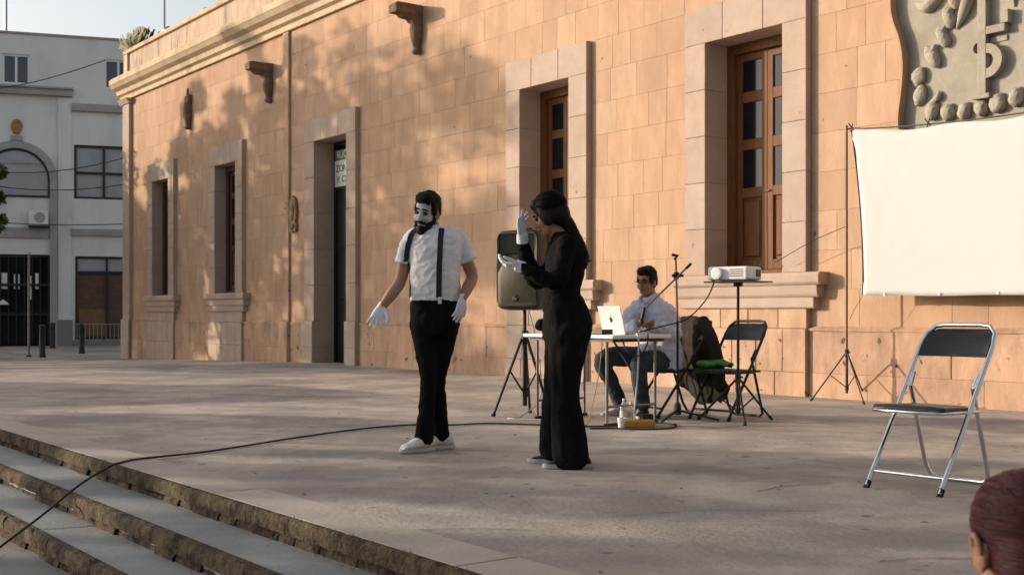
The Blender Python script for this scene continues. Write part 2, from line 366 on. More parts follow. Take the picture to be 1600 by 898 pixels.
# dry tufts in the joints of the stage edge
mb = MB()
for (o, zt, zb) in RISE:
    for k in range(150):
        x = random.uniform(-2, 7); z = zt if random.random() < 0.55 else zb
        y = -o - 0.006 + (0.03 if z == zt else -0.01)
        for j in range(random.randint(1, 3)):
            h = random.uniform(0.008, 0.03); a = random.uniform(-0.02, 0.02); d = random.uniform(0.002, 0.006)
            mb.add([(x - d, y, z - 0.002), (x + d, y, z - 0.002), (x + a, y - random.uniform(0, 0.02), z + h)], [(0, 1, 2)])
mb.xf(FM); tag(mb.build('edge_weeds', 'weed', fix=False), 'short dry weeds in the joints of the steps', 'weeds', kind='stuff')
# cracks in the stage concrete: thin dark strips let into the joints
def strip(pts, wd, name, mat, z=0.004):
    mb = MB(); pts = smooth_path(pts, 5); vs = []
    for i, p in enumerate(pts):
        a = V(pts[max(i - 1, 0)]); b = V(pts[min(i + 1, len(pts) - 1)]); d = (b - a).normalized(); nn = V((-d.y, d.x))
        j = noise.noise(V((i * 0.9, wd * 99, p[0]))) * 0.02; q = V(p) + nn * j
        ww = wd * (0.5 + random.random())
        vs += [(*(q - nn * ww), z), (*(q + nn * ww), z)]
    mb.add(vs, [(2 * i, 2 * i + 1, 2 * i + 3, 2 * i + 2) for i in range(len(pts) - 1)])
    return tag(mb.build(name, mat), kind='structure')
strip([(1.26, 6.1), (1.45, 6.28), (1.75, 6.42)], 0.004, 'floor_crack', 'soil')
strip([(-0.55, 4.95), (-0.3, 5.02), (0.1, 5.0)], 0.003, 'floor_crack', 'soil')
strip([(0.5, 5.35), (0.9, 5.5), (1.4, 5.46)], 0.0025, 'floor_crack', 'soil')
strip([(1.35, 4.36), (1.55, 4.42), (1.9, 4.4)], 0.003, 'floor_crack', 'soil')

# dead leaf bits and grit lying on the stage
mb = MB(); rl = random.Random(21)
for k in range(260):
    x, y = rl.uniform(-5, 6), rl.uniform(3.6, 14); lo = FM.inverted() @ V((x, y, 0))
    if -lo.y > EDGE - 0.35 or -lo.y < 0.1: continue
    a = rl.uniform(0, 6.3); q = rl.uniform(0.004, 0.016) * (1.6 if rl.random() < 0.12 else 1); u = V((cos(a), sin(a), 0)) * q; v_ = V((-sin(a), cos(a), 0)) * q * rl.uniform(0.3, 0.7); p = V((x, y, 0.003))
    mb.add([p - u, p - v_ + V((0, 0, q * 0.4)), p + u + V((0, 0, q * 0.3)), p + v_ + V((0, 0, q * 0.25))], [(0, 1, 2), (0, 2, 3)])
tag(mb.build('floor_litter', 'weed', fix=False), 'scattered leaf bits and grit on the stage floor', 'litter', kind='stuff')

# ------------------------------------------------------------------ the long stone building
BL = empty('stone_building', FO, FA, label='long ochre stone building with tall framed windows and a cornice', cat='building')
LEFT, RIGHT = -22.3, 9.0
WINS = [(-20.23, -19.15), (-16.33, -15.23), (-5.11, -3.99), (-1.38, -0.186)]
WSUR = [(-20.56, -18.80), (-16.66, -14.88), (-5.454, -3.60), (-1.728, 0.159)]
DOOR = (-11.59, -10.34); DSUR = (-11.99, -9.99)
ZS, ZT, ZSUR = 1.39, 4.22, 4.66
# core walls with openings
mb = MB(); ops = [(a - 0.1, b + 0.1, 1.2, ZT + 0.1) for a, b in WINS] + [(DOOR[0] - 0.1, DOOR[1] + 0.1, -1, ZT + 0.1)]; ops.sort()
x = LEFT
for (a, b, z0, z1) in ops:
    mb.box(x, 0.008, -0.5, a, 0.6, 6.6); mb.box(a, 0.008, z1, b, 0.6, 6.6)
    if z0 > 0: mb.box(a, 0.008, -0.5, b, 0.6, z0)
    x = b
mb.box(x, 0.008, -0.5, RIGHT, 0.6, 6.6)
mb.box(LEFT, 11.4, -0.5, RIGHT, 12, 7.7); mb.box(LEFT + 0.01, 0.6, -0.5, LEFT + 0.5, 11.4, 7.7); mb.box(RIGHT - 0.5, 0.6, -0.5, RIGHT - 0.01, 11.4, 7.7)
mb.box(LEFT + 0.5, 0.6, 6.4, RIGHT - 0.5, 11.4, 6.58)
mb.build('wall_core', 'mortar', BL)
# ashlar: each stone a piece of its own
zs = [0.76 + 0.43333 * k for k in range(10)] + [4.66 + 0.4725 * k for k in range(1, 5)]
blocks = []
solid = [(a, b, -1, ZSUR) for a, b in WSUR] + [(DSUR[0], DSUR[1], -1, ZSUR)]
rg = random.Random(3)
for r in range(len(zs) - 1):
    z0, z1 = zs[r], zs[r + 1]
    cuts = sorted((a, b) for a, b, c, d in solid if z0 < d - 0.01)
    segs = []; x = LEFT + 0.42
    for a, b in cuts: segs.append((x, a)); x = b
    segs.append((x, RIGHT))
    for a, b in segs:
        L = b - a; n = max(1, round(L / rg.uniform(0.40, 0.52))); ws = [rg.uniform(0.65, 1.4) for _ in range(n)]; s = sum(ws); x = a
        for q in ws:
            wd = L * q / s; blocks.append((x, x + wd, z0, z1, rg.uniform(-0.0012, 0.0012), 's')); x += wd
for (z0, z1) in ((0.0, 0.27), (0.27, 0.76)):
    cuts = sorted((a - (0.06 if i == 4 else 0), b + (0.06 if i == 4 else 0)) for i, (a, b, c, d) in enumerate(solid)); segs = []; x = LEFT + 0.42
    for a, b in cuts: segs.append((x, a)); x = b
    segs.append((x, RIGHT))
    for a, b in segs:
        L = b - a; n = max(1, round(L / rg.uniform(0.5, 0.7))); ws = [rg.uniform(0.6, 1.4) for _ in range(n)]; s = sum(ws); x = a
        for q in ws:
            wd = L * q / s; blocks.append((x, x + wd, z0 if z0 > 0 else ramp(x) - 0.06, z1, -0.045 + rg.uniform(-0.005, 0.005), 'p')); x += wd
def seen(bk):
    p = FM @ V(((bk[0] + bk[1]) / 2, 0, (bk[2] + bk[3]) / 2))
    px = 800 + 1850 * p.x / p.y; py = 492 - 1850 * (p.z - 0.91) / p.y
    a = (bk[1] - bk[0]) * (bk[3] - bk[2]) / (p.y * p.y) * (0.6 + 0.8 * (px - 800) / 1850)
    return a if (-20 < px < 1615 and -15 < py < 910) else a * 1e-4
blocks.sort(key=lambda b: -seen(b))
rest = {'s': MB(), 'p': MB()}; J = 0.0009
for i, (x0, x1, z0, z1, y, t) in enumerate(blocks):
    mb = MB() if i < 300 else rest[t]
    mb.block(x0 + J, x1 - J, z0 + J, z1 - J, y, 0.03, 0.002)
    if i < 300: mb.build('stone_block', 'stone' if t == 's' else 'plinth', BL)
rest['s'].build('far_masonry', 'stone', BL, kind='stuff'); rest['p'].build('far_plinth', 'plinth', BL, kind='stuff')
# plinth ledge
x = LEFT + 0.42
for a, b in sorted((a, b) for a, b, c, d in solid):
    mb = MB(); mb.extrude_x([(0.03, 0.735), (-0.062, 0.735), (-0.062, 0.752), (-0.01, 0.785), (0.03, 0.785)], x, a); mb.build('plinth_ledge', 'plinth', BL); x = b
mb = MB(); mb.extrude_x([(0.03, 0.735), (-0.062, 0.735), (-0.062, 0.752), (-0.01, 0.785), (0.03, 0.785)], x, RIGHT); mb.build('plinth_ledge', 'plinth', BL)
# corner pilaster and the narrow strip left of the door
pil = MB().block(LEFT - 0.1, LEFT + 0.42, -0.5, 6.55, -0.09, 0.03, 0.02).build('corner_pilaster', 'surround', BL)
MB().block(LEFT - 0.14, LEFT + 0.46, -0.5, 0.8, -0.13, -0.092, 0.02).build('pilaster_base', 'surround', BL)
MB().block(-13.0, -12.74, 0.79, 6.55, -0.05, -0.008, 0.012).build('wall_strip', 'plinth', BL)  # darker plinth stone stands in for the shade on this strip
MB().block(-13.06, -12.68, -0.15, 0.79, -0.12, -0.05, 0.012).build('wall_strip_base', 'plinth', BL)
# cornice, parapet, coping
cp = [(0.05, 6.55), (-0.07, 6.55), (-0.07, 6.66), (-0.15, 6.70), (-0.17, 6.80), (-0.28, 6.86), (-0.34, 6.94), (-0.36, 6.96), (-0.36, 7.07), (-0.30, 7.13), (0.05, 7.15)]
MB().extrude_x(cp, LEFT - 0.36, RIGHT).build('cornice', 'cornice', BL, bevel=0.006)
cp2 = [(0.02, 6.42), (-0.12, 6.42), (-0.2, 6.548), (0.02, 6.548)]
MB().extrude_x(cp2, LEFT - 0.18, LEFT + 0.5).build('pilaster_capital', 'surround', BL)
x = LEFT - 0.02
for k in range(8):
    x1 = x + (RIGHT - LEFT) / 8; MB().box(x + 0.002, -0.02, 7.152, x1 - 0.002, 0.3, 7.74).build('parapet_panel', 'parapet', BL); x = x1
MB().extrude_x([(0.36, 7.742), (-0.09, 7.742), (-0.09, 7.82), (-0.05, 7.87), (0.36, 7.87)], LEFT - 0.08, RIGHT).build('parapet_coping', 'cornice', BL, bevel=0.008)
MB().box(LEFT - 0.07, -0.07, 7.152, LEFT + 0.22, 0.25, 7.741).build('parapet_pier', 'cornice', BL, bevel=0.01)
# rubble and pots along the roof edge
for x, h, wd in ((-19.6, 0.10, 0.35), (-17.3, 0.07, 0.5), (-15.8, 0.09, 0.28), (-14.6, 0.06, 0.6), (-13.2, 0.08, 0.25)):
    mb = MB(); mb.ell((x, 0.12, 7.86 + h * 0.4), (wd / 2, 0.1, h)); fuse(mb, 'roof_rubble', 'spout', BL, 0.02, 1, lambda c: 0.03 * noise.noise(c * 9))
# window surrounds, windows
def surround(a, b, oa, ob, bot, zt, zs_, proj, big):
    """jamb stones, lintel stones with staggered joints, all proud of the wall"""
    nj = 5
    for (p0, p1) in ((oa, a), (b, ob)):
        z = bot
        for k in range(nj):
            z1 = bot + (zt - bot) * (k + 1) / nj
            MB().block(p0 + 0.001, p1 - 0.001, z + 0.002, z1 - 0.002, -proj - rg.uniform(0, 0.004), 0.62, 0.006).build('surround_stone', 'surround', BL); z = z1
    x = oa; n = 3
    for k in range(n):
        x1 = oa + (ob - oa) * (k + 1) / n
        MB().block(x + 0.002, x1 - 0.002, zt + 0.001, zs_, -proj - rg.uniform(0, 0.004), 0.62, 0.006).build('lintel_stone', 'surround', BL); x = x1
for i, ((a, b), (oa, ob)) in enumerate(zip(WINS, WSUR)):
    # trim the core behind is hidden by the deep jamb stones
    surround(a, b, oa, ob, ZS, ZT, ZSUR, 0.085, True)
    sl = 0.17
    MB().extrude_x([(0.298 if i > 1 else 0.178, 1.245), (-0.15, 1.245), (-0.175, 1.275), (-0.175, 1.36), (-0.155, 1.388), (0.298 if i > 1 else 0.178, 1.388)], oa - 0.13, ob + 0.24).build('window_sill', 'surround', BL, bevel=0.006)
    MB().extrude_x([(0.03, 1.11), (-0.115, 1.11), (-0.135, 1.14), (-0.145, 1.243), (0.03, 1.243)], oa - 0.09, ob + 0.19).build('sill_moulding', 'surround', BL, bevel=0.006)
    MB().extrude_x([(0.03, 0.985), (-0.095, 0.985), (-0.11, 1.0), (-0.11, 1.108), (0.03, 1.108)], oa - 0.05, ob + 0.12).build('sill_moulding', 'surround', BL, bevel=0.006)
    for (z0, z1, n) in ((0.76, 0.983, 4), (0.27, 0.757, 5), (-0.35, 0.267, 4)):
        x = oa
        ws = [rg.uniform(0.7, 1.3) for _ in range(n)]; s = sum(ws)
        for q in ws:
            x1 = x + (ob - oa) * q / s
            MB().block(x + 0.003, x1 - 0.003, z0, z1, -0.075 - (0.02 if z0 < 0.7 else 0) - rg.uniform(0, 0.006), 0.03, 0.006).build('apron_stone', 'surround' if i != 3 else 'plinth', BL); x = x1
    # the window itself
    d = 0.30 if i > 1 else 0.18; wmat = 'wood' if i > 1 else 'darkwood'
    f = MB(); f.box(a + 0.002, d, ZS + 0.002, a + 0.11, d + 0.12, ZT - 0.002); f.box(b - 0.11, d, ZS + 0.002, b - 0.002, d + 0.12, ZT - 0.002); f.box(a + 0.11, d, ZT - 0.12, b - 0.11, d + 0.12, ZT - 0.002); f.box(a + 0.11, d, ZS + 0.002, b - 0.11, d + 0.12, ZS + 0.06)
    win = f.build('window', wmat, BL, bevel=0.004)
    MB().box(a + 0.112, d + 0.107, ZS + 0.06, b - 0.112, d + 0.115, ZT - 0.12).build('interior_dark', 'black_door', win)
    c = (a + b) / 2; x0, x1 = a + 0.115, b - 0.115
    for (l0, l1) in ((x0, c - 0.002), (c + 0.002, x1)):
        yo = d + 0.055; st = 0.085; z0, z1 = ZS + 0.065, ZT - 0.125
        m2 = MB(); m2.box(l0, yo, z0, l0 + st, yo + 0.05, z1); m2.box(l1 - st, yo, z0, l1, yo + 0.05, z1)
        rails = [z1 - 0.09, 3.50, 2.92, 2.34, z0]
        hh = [0.09, 0.13, 0.13, 0.12, 0.12]
        for z, h in zip(rails, hh): m2.box(l0 + st, yo + 0.001, z, l1 - st, yo + 0.049, z + h)
        m2.build('casement', wmat, win, bevel=0.006)
        for za, zb in ((3.63, z1 - 0.09), (3.05, 3.50), (2.46, 2.92)):
            MB().box(l0 + st, yo + 0.022, za, l1 - st, yo + 0.028, zb).build('pane', 'glass_dark', win)
        mm = MB(); mm.block(l0 + st + 0.03, l1 - st - 0.03, z0 + 0.16, 2.30, yo + 0.008, yo + 0.03, 0.02); mm.box(l0 + st, yo + 0.03, z0 + 0.12, l1 - st, yo + 0.04, 2.34)
        mm.build('wood_panel', wmat, win)
    MB().tube([(c - 0.03, d + 0.045, 2.40), (c + 0.05, d + 0.045, 2.40)], 0.012, 8).build('latch', 'steel', win)
# door
surround(DOOR[0], DOOR[1], DSUR[0], DSUR[1], 0.80, ZT, ZSUR, 0.085, True)
for (p0, p1) in ((DSUR[0] - 0.05, DOOR[0] + 0.0), (DOOR[1], DSUR[1] + 0.05)):
    for z0, z1 in ((-0.3, 0.3), (0.303, 0.798)): MB().block(p0, p1, z0, z1, -0.13, 0.62, 0.01).build('surround_stone', 'surround', BL)
a, b = DOOR; d = 0.34
f = MB(); f.box(a + 0.002, d, -0.02, a + 0.06, d + 0.1, ZT - 0.002); f.box(b - 0.06, d, -0.02, b - 0.002, d + 0.1, ZT - 0.002); f.box(a + 0.06, d, ZT - 0.07, b - 0.06, d + 0.1, ZT - 0.002); f.box(a + 0.06, d, 3.30, b - 0.06, d + 0.1, 3.38)
dr = f.build('door', 'black_door', BL, bevel=0.004)
for (l0, l1) in ((a + 0.064, (a + b) / 2 - 0.002), ((a + b) / 2 + 0.002, b - 0.064)):
    m2 = MB(); m2.box(l0, d + 0.03, -0.02, l1, d + 0.07, 3.298)
    for z in (0.15, 1.2, 2.2): m2.block(l0 + 0.08, l1 - 0.08, z, z + 0.85, d + 0.015, d + 0.03, 0.015)
    m2.build('door_leaf', 'black_door', dr)
MB().box(a + 0.062, d + 0.05, 3.382, b - 0.062, d + 0.06, ZT - 0.072).build('transom_pane', 'glass_dark', dr)
# water spouts
for (x, ln) in ((-7.98, 0.52), (-13.64, 0.52), (-17.95, 0.10), (-2.6, 0.5), (3.4, 0.5)):
    m2 = MB(); z = 5.86
    m2.extrude_x([(0.03, z), (-ln, z + 0.02), (-ln, z + 0.15), (-ln + 0.03, z + 0.18), (0.03, z + 0.18)], x - 0.12, x + 0.12)
    if ln > 0.2: m2.extrude_x([(0.03, z + 0.002), (0.03, z - 0.11), (-0.17, z - 0.10), (-0.22, z - 0.05), (-0.34, z - 0.045), (-0.40, z + 0.002)], x - 0.1, x + 0.1)
    m2.lathe([(0.03, -0.62), (0.075, -0.60), (0.085, -0.56), (0.055, -0.52), (0.08, -0.44), (0.11, -0.34), (0.125, -0.22), (0.11, -0.10), (0.10, 0.0)], (x, -0.05, z), 14)
    if ln <= 0.2: m2.lathe([(0.035, 0.17), (0.03, 0.3), (0.02, 0.36)], (x, -0.06, z), 8)
    fuse(m2, 'water_spout', 'spout', BL, 0.014, 1, lambda c: 0.008 * noise.noise(c * 14))

# sign over the door
sg = empty('door_sign', fw(-11.19, -0.325, 3.36), FA, label='small white lettered sign in the transom of the dark stone doorway', cat='sign')
MB().box(-0.30, -0.012, 0.0, 0.62, 0.012, 0.50).build('board', 'tan_paper', sg)
MB().box(-0.30, -0.014, 0.505, 0.62, 0.012, 0.70).build('header_board', 'grey_print', sg)
def text(body, size, loc, mat, parent, name='lettering', sx=1.0):
    c = bpy.data.curves.new(name, 'FONT'); c.body = body; c.size = size; c.extrude = 0.002; c.align_x = 'LEFT'
    o = bpy.data.objects.new(name, c); COL.objects.link(o); o.parent = parent; o.location = loc; o.rotation_euler = (pi / 2, 0, 0); o.scale = (sx, 1, 1)
    c.materials.append(M[mat]); vl = bpy.context.view_layer; vl.update()
    me = bpy.data.meshes.new_from_object(o.evaluated_get(bpy.context.evaluated_depsgraph_get())); o2 = bpy.data.objects.new(name, me); COL.objects.link(o2)
    o2.parent = parent; o2.location = loc; o2.rotation_euler = (pi / 2, 0, 0); o2.scale = (sx, 1, 1); COL.objects.unlink(o); TRASH.append(o); return o2
text('BLICA', 0.2, (-0.22, -0.017, 0.54), 'tan_paper', sg)
text('ZONA 1', 0.19, (-0.25, -0.015, 0.28), 'dark_print', sg)
text('P. CTR', 0.17, (-0.20, -0.015, 0.08), 'dark_print', sg)
# carved plaque left of the door
pq = empty('wall_plaque', fw(-12.56, 0.06, 2.55), FA, label='narrow carved bronze plaque on the wall left of the doorway', cat='plaque')
m2 = MB(); m2.prism([(-0.13, 0.0), (0.13, 0.0), (0.16, 0.12), (0.12, 0.2), (0.17, 0.38), (0.12, 0.62), (0.0, 0.72), (-0.12, 0.62), (-0.17, 0.38), (-0.12, 0.2), (-0.16, 0.12)], 0.0, 0.075)
m2.build('plate', 'plaque', pq, bevel=0.012)
m2 = MB(); m2.ell((0, -0.005, 0.42), (0.09, 0.03, 0.14)); m2.ell((0, -0.005, 0.1), (0.1, 0.03, 0.05)); m2.ell((0, -0.005, 0.26), (0.05, 0.03, 0.04))
fuse(m2, 'relief', 'plaque', pq, 0.012, 1, lambda c: 0.01 * noise.noise(c * 30))

# carved crest, upper right
cr = empty('carved_crest', fw(3.0, 0.0, 2.6), FA, label='large grey carved stone crest relief above the projection screen', cat='crest')
half = [(0, 0.0), (-1.2, 0.05), (-1.56, 0.18), (-1.62, 0.31), (-1.58, 0.63), (-1.565, 0.89), (-1.60, 1.13), (-1.69, 1.38), (-1.71, 1.58), (-1.66, 1.9), (-1.5, 2.3), (-1.62, 2.75), (-1.2, 3.1), (-0.5, 3.25), (0, 3.4)]
hp = smooth_path(half, 4); outl = hp + [(-x, z) for x, z in reversed(hp[1:-1])]
outl = outl[::-1] if sum(a[0] * b[1] - b[0] * a[1] for a, b in zip(outl, outl[1:] + outl[:1])) < 0 else outl
MB().prism(outl, -0.03, 0.03).build('field', 'crest', cr)
m2 = MB(); n = len(outl); cen = V((0, 1.7)); rings = []
for i in range(n):
    p = V(outl[i]); a = V(outl[i - 1]); b = V(outl[(i + 1) % n]); d = (b - a).normalized(); nn = V((d.y, -d.x))
    q = p + nn * 0.02
    rings.append([V((p.x, -0.028, p.y)), V((p.x, -0.135, p.y)), V((q.x, -0.135, q.y)), V((q.x, 0.02, q.y))])
rings.append(rings[0]); m2.loft(rings, cap=False); m2.build('rim', 'stone', cr)
beads = [(1.967, 4.05, .06, .11, 15), (1.915, 3.87, .06, .11, 15), (1.85, 3.69, .06, .11, 25), (1.73, 3.51, .07, .12, 35), (1.57, 3.335, .075, .09, 0), (1.585, 3.14, .07, .10, -10), (1.72, 2.965, .075, .09, 0), (1.90, 2.93, .075, .085, 0), (2.085, 2.915, .075, .085, 0), (2.262, 2.92, .07, .08, 0), (2.44, 2.945, .08, .09, 0), (2.625, 2.975, .07, .09, 0)]
for k in range(5): beads.append((2.80 + 0.19 * k, 2.98 + 0.03 * k, .08, .09, 0))
for k in range(4): beads.append((1.93 - 0.02 * k, 4.24 + 0.19 * k, .07, .11, 5))
for (x, z, rx, rz, an) in beads:
    R3 = Matrix.Rotation(radians(-an), 3, 'Y'); m2 = MB(); m2.ell((0, 0, 0), (rx * 1.02, 0.06, rz * 1.08), R3, 14, 10); m2.ell((rx * 0.3, 0.01, rz * 0.75), (rx * 0.55, 0.05, rz * 0.3), R3, 10, 8)
    sd_ = x * 7; o = fuse(m2, 'carved_bead', 'crest', cr, 0.012, 1, lambda c: 0.016 * noise.noise(V((c.x * 12 + sd_, c.y * 12, c.z * 12))) + 0.006 * noise.noise(c * 40)); o.location = (x - 3.0, -0.055, z - 2.6)
def cpart(name, poly, y0, y1): return MB().prism(poly, y0, y1).build(name, 'crest', cr, bevel=0.006)
X = lambda x: x - 3.0
Z = lambda z: z - 2.6
def rect(x0, x1, z0, z1): return [(X(x0), Z(z0)), (X(x1), Z(z0)), (X(x1), Z(z1)), (X(x0), Z(z1))]
cpart('glyph_shaft', rect(2.255, 2.345, 3.05, 4.9), -0.11, -0.028)
cpart('glyph_foot', rect(2.21, 2.39, 3.0, 3.048), -0.13, -0.028)
cpart('glyph_bar', rect(2.347, 2.54, 3.615, 3.69), -0.11, -0.028)
cpart('glyph_bar_end', rect(2.50, 2.575, 3.692, 3.82), -0.11, -0.028)
cpart('glyph_tab', rect(2.347, 2.53, 3.535, 3.59), -0.045, -0.028)
def arc(name, cx, cz, r0, r1, a0, a1, y0, n=14):
    p = [(X(cx) + r1 * cos(a0 + (a1 - a0) * i / n), Z(cz) + r1 * sin(a0 + (a1 - a0) * i / n)) for i in range(n + 1)]
    q = [(X(cx) + r0 * cos(a0 + (a1 - a0) * i / n), Z(cz) + r0 * sin(a0 + (a1 - a0) * i / n)) for i in range(n + 1)]
    m2 = MB()
    for i in range(n): m2.prism([q[i], p[i], p[i + 1], q[i + 1]], y0, -0.028)
    return m2.build(name, 'crest', cr)
arc('glyph_loop', 2.347, 3.36, 0.075, 0.165, -pi / 2, pi / 2, -0.11)
arc('glyph_hook', 2.253, 3.50, 0.055, 0.105, pi / 2, pi * 1.5, -0.09)
def curl(name, pts, r):
    m2 = MB(); m2.limb(pts, r, 10, 4); return fuse(m2, name, 'crest', cr, 0.012, 1)
curl('carved_leaf', [(X(2.16), -0.05, Z(4.3)), (X(2.14), -0.07, Z(4.05)), (X(2.08), -0.07, Z(3.88)), (X(1.99), -0.04, Z(3.74))], [.03, .06, .05, .01])
curl('carved_leaf', [(X(2.58), -0.04, Z(4.4)), (X(2.585), -0.06, Z(4.1)), (X(2.60), -0.04, Z(3.84))], [.05, .045, .01])
curl('carved_leaf', [(X(2.16), -0.04, Z(4.0)), (X(2.2), -0.05, Z(4.2)), (X(2.25), -0.05, Z(4.4))], [.01, .03, .04])
curl('carved_leaf', [(X(1.52), -0.03, Z(4.10)), (X(1.66), -0.05, Z(4.03)), (X(1.78), -0.04, Z(4.12)), (X(1.84), -0.04, Z(4.3))], [.02, .07, .07, .05])
curl('carved_leaf', [(X(1.68), -0.03, Z(3.05)), (X(1.79), -0.06, Z(3.09)), (X(1.80), -0.05, Z(3.16))], [.02, .035, .01])
for (x, z) in ((2.9, 3.4), (3.2, 3.7), (3.5, 3.4), (3.1, 4.2), (3.6, 4.3)):
    curl('carved_leaf', [(X(x), -0.03, Z(z)), (X(x + 0.1), -0.06, Z(z + 0.2)), (X(x + 0.25), -0.04, Z(z + 0.28))], [.02, .06, .02])

# plants and mast on the roof corner
pl = empty('roof_plant', fw(-21.75, -0.1, 7.86), FA, label='dry grassy plant growing on the roof corner', cat='plant')
m2 = MB()
for k in range(380):
    a = random.uniform(0, 2 * pi); r = abs(random.gauss(0, 0.26)); h = random.uniform(0.2, 0.62) * (1 - r * 0.7)
    x, y = r * cos(a), r * sin(a) * 0.6; t = random.uniform(0.003, 0.007)
    m2.add([(x * 0.7 - t, y, 0), (x * 0.7 + t, y, 0), (x * 1.5 + t * 0.5, y, h), (x * 1.9, y, h * random.uniform(0.8, 1.1))], [(0, 1, 2), (0, 2, 3)])
m2.build('foliage', 'drygrass', pl, fix=False)
MB().lathe([(0.14, -0.0), (0.2, 0.16), (0.18, 0.16), (0.14, 0.05)], (0, 0, 0), 12).build('pot', 'spout', pl)
ms = empty('roof_mast', fw(-20.4, -0.3, 7.86), FA, label='thin antenna mast rising from the stone building roof', cat='antenna')
MB().tube([(0, 0, -0.3), (0, 0, 2.6)], 0.025, 6).build('mast', 'steel', ms)
MB().box(-0.25, -0.1, 0, 0.45, 0.2, 0.2).build('base_box', 'brown_metal', ms)
MB().tube([(-0.05, 0, 1.7), (0.05, 0, 1.72)], 0.03, 6).build('bracket', 'steel', ms)

# ------------------------------------------------------------------ grey building across the street
BD = V((0.951, 0.309, 0)); BA = math.atan2(0.309, 0.951)
GB = empty('grey_building', (-17.5, 45, -0.27), BA, label='grey three storey building with an arched entrance across the street', cat='building')
def gz(z): return z + 0.27
gm = MB()
gops = [(-2.44, -0.06, -1, 3.2), (-2.44, -0.06, 5.36, 6.2), (0.79, 2.95, 5.36, 7.42), (0.83, 2.9, -0.03, 3.16), (-1.75, -0.78, 9.6, 10.74), (1.88, 2.9, 9.62, 10.76)]
gxs = sorted({-14, 26} | {o[0] for o in gops} | {o[1] for o in gops}); gzs = sorted({-0.5, 11.5} | {o[2] for o in gops if o[2] > -0.5} | {o[3] for o in gops})
for i in range(len(gxs) - 1):
    for j in range(len(gzs) - 1):
        cx, cz = (gxs[i] + gxs[i + 1]) / 2, (gzs[j] + gzs[j + 1]) / 2
        if any(o[0] < cx < o[1] and o[2] < cz < o[3] for o in gops): continue
        gm.add([(gxs[i], 0, gz(gzs[j])), (gxs[i + 1], 0, gz(gzs[j])), (gxs[i + 1], 0, gz(gzs[j + 1])), (gxs[i], 0, gz(gzs[j + 1]))], [(0, 1, 2, 3)])
        gm.add([(gxs[i], 0.4, gz(gzs[j])), (gxs[i + 1], 0.4, gz(gzs[j])), (gxs[i + 1], 0.4, gz(gzs[j + 1])), (gxs[i], 0.4, gz(gzs[j + 1]))], [(0, 1, 2, 3)])
for o in gops:
    x0, x1, z0, z1 = o; z0 = max(z0, -0.5)
    gm.add([(x0, 0, gz(z0)), (x0, 0.4, gz(z0)), (x0, 0.4, gz(z1)), (x0, 0, gz(z1))], [(0, 1, 2, 3)]); gm.add([(x1, 0, gz(z0)), (x1, 0.4, gz(z0)), (x1, 0.4, gz(z1)), (x1, 0, gz(z1))], [(0, 1, 2, 3)])
    gm.add([(x0, 0, gz(z0)), (x1, 0, gz(z0)), (x1, 0.4, gz(z0)), (x0, 0.4, gz(z0))], [(0, 1, 2, 3)]); gm.add([(x0, 0, gz(z1)), (x1, 0, gz(z1)), (x1, 0.4, gz(z1)), (x0, 0.4, gz(z1))], [(0, 1, 2, 3)])
gm.box(-14, 0.4, 0, -13.6, 12, gz(11.5)); gm.box(25.6, 0.4, 0, 26, 12, gz(11.5)); gm.box(-14, 12, 0, 26, 12.4, gz(11.5)); gm.box(-14, 0.4, gz(11.1), 26, 12, gz(11.3))
gm.build('wall', 'bgwall', GB, fix=False)
# lower part steps forward left of the side bay, with mouldings
def gbox(name, mat, x0, x1, z0, z1, y0, y1, bev=0.01, parent=GB): return MB().box(x0, y0, gz(z0), x1, y1, gz(z1)).build(name, mat, parent, bevel=bev)
gbox('moulding', 'bgtrim', -14, 0.74, 9.22, 9.46, -0.22, -0.002); gbox('moulding', 'bgtrim', -14, 0.78, 9.46, 9.54, -0.3, -0.002)
gbox('moulding', 'bgtrim', 0.70, 26, 8.70, 8.98, -0.16, -0.002)
gbox('moulding', 'bgtrim', 0.66, 26, 3.95, 4.2, -0.12, -0.002)
gbox('ledge', 'bgtrim', -2.44, -0.1, 3.82, 4.2, -0.10, -0.002)
gbox('pilaster', 'bgwall', 0.22, 0.70, 0.9, 9.2, -0.07, -0.002); gbox('pilaster_base', 'bgbase', 0.18, 0.74, -0.3, 0.72, -0.13, -0.002); gbox('pilaster_collar', 'bgwall', 0.16, 0.76, 0.722, 0.9, -0.10, -0.002)
gbox('base_course', 'bgbase', 0.76, 26, -0.3, -0.04, -0.05, -0.002)
gbox('roof_coping', 'bgtrim', -14, 26, 11.5, 11.58, -0.06, 0.42)
# arch
am = MB(); cx, cz = -1.25, 6.0; n = 20
for i in range(n):
    a0, a1 = pi * i / n, pi * (i + 1) / n
    am.prism([(cx + 1.19 * cos(a0), gz(cz) + 1.19 * sin(a0)), (cx + 1.46 * cos(a0), gz(cz) + 1.46 * sin(a0)), (cx + 1.46 * cos(a1), gz(cz) + 1.46 * sin(a1)), (cx + 1.19 * cos(a1), gz(cz) + 1.19 * sin(a1))], -0.14, 0.02)
am.box(-0.06, -0.14, gz(-0.3), 0.21, 0.02, gz(cz)); am.box(-2.71, -0.14, gz(-0.3), -2.44, 0.02, gz(cz))
am.build('arch_surround', 'bgtrim', GB)
fan = MB()
for i in range(n):
    a0, a1 = pi * i / n, pi * (i + 1) / n
    fan.add([(cx, -0.012, gz(cz)), (cx + 1.19 * cos(a0), -0.012, gz(cz) + 1.19 * sin(a0)), (cx + 1.19 * cos(a1), -0.012, gz(cz) + 1.19 * sin(a1))], [(0, 1, 2)])
fan.add([(-2.44, -0.012, gz(5.36)), (-0.06, -0.012, gz(5.36)), (-0.06, -0.012, gz(cz)), (-2.44, -0.012, gz(cz))], [(0, 1, 2, 3)])
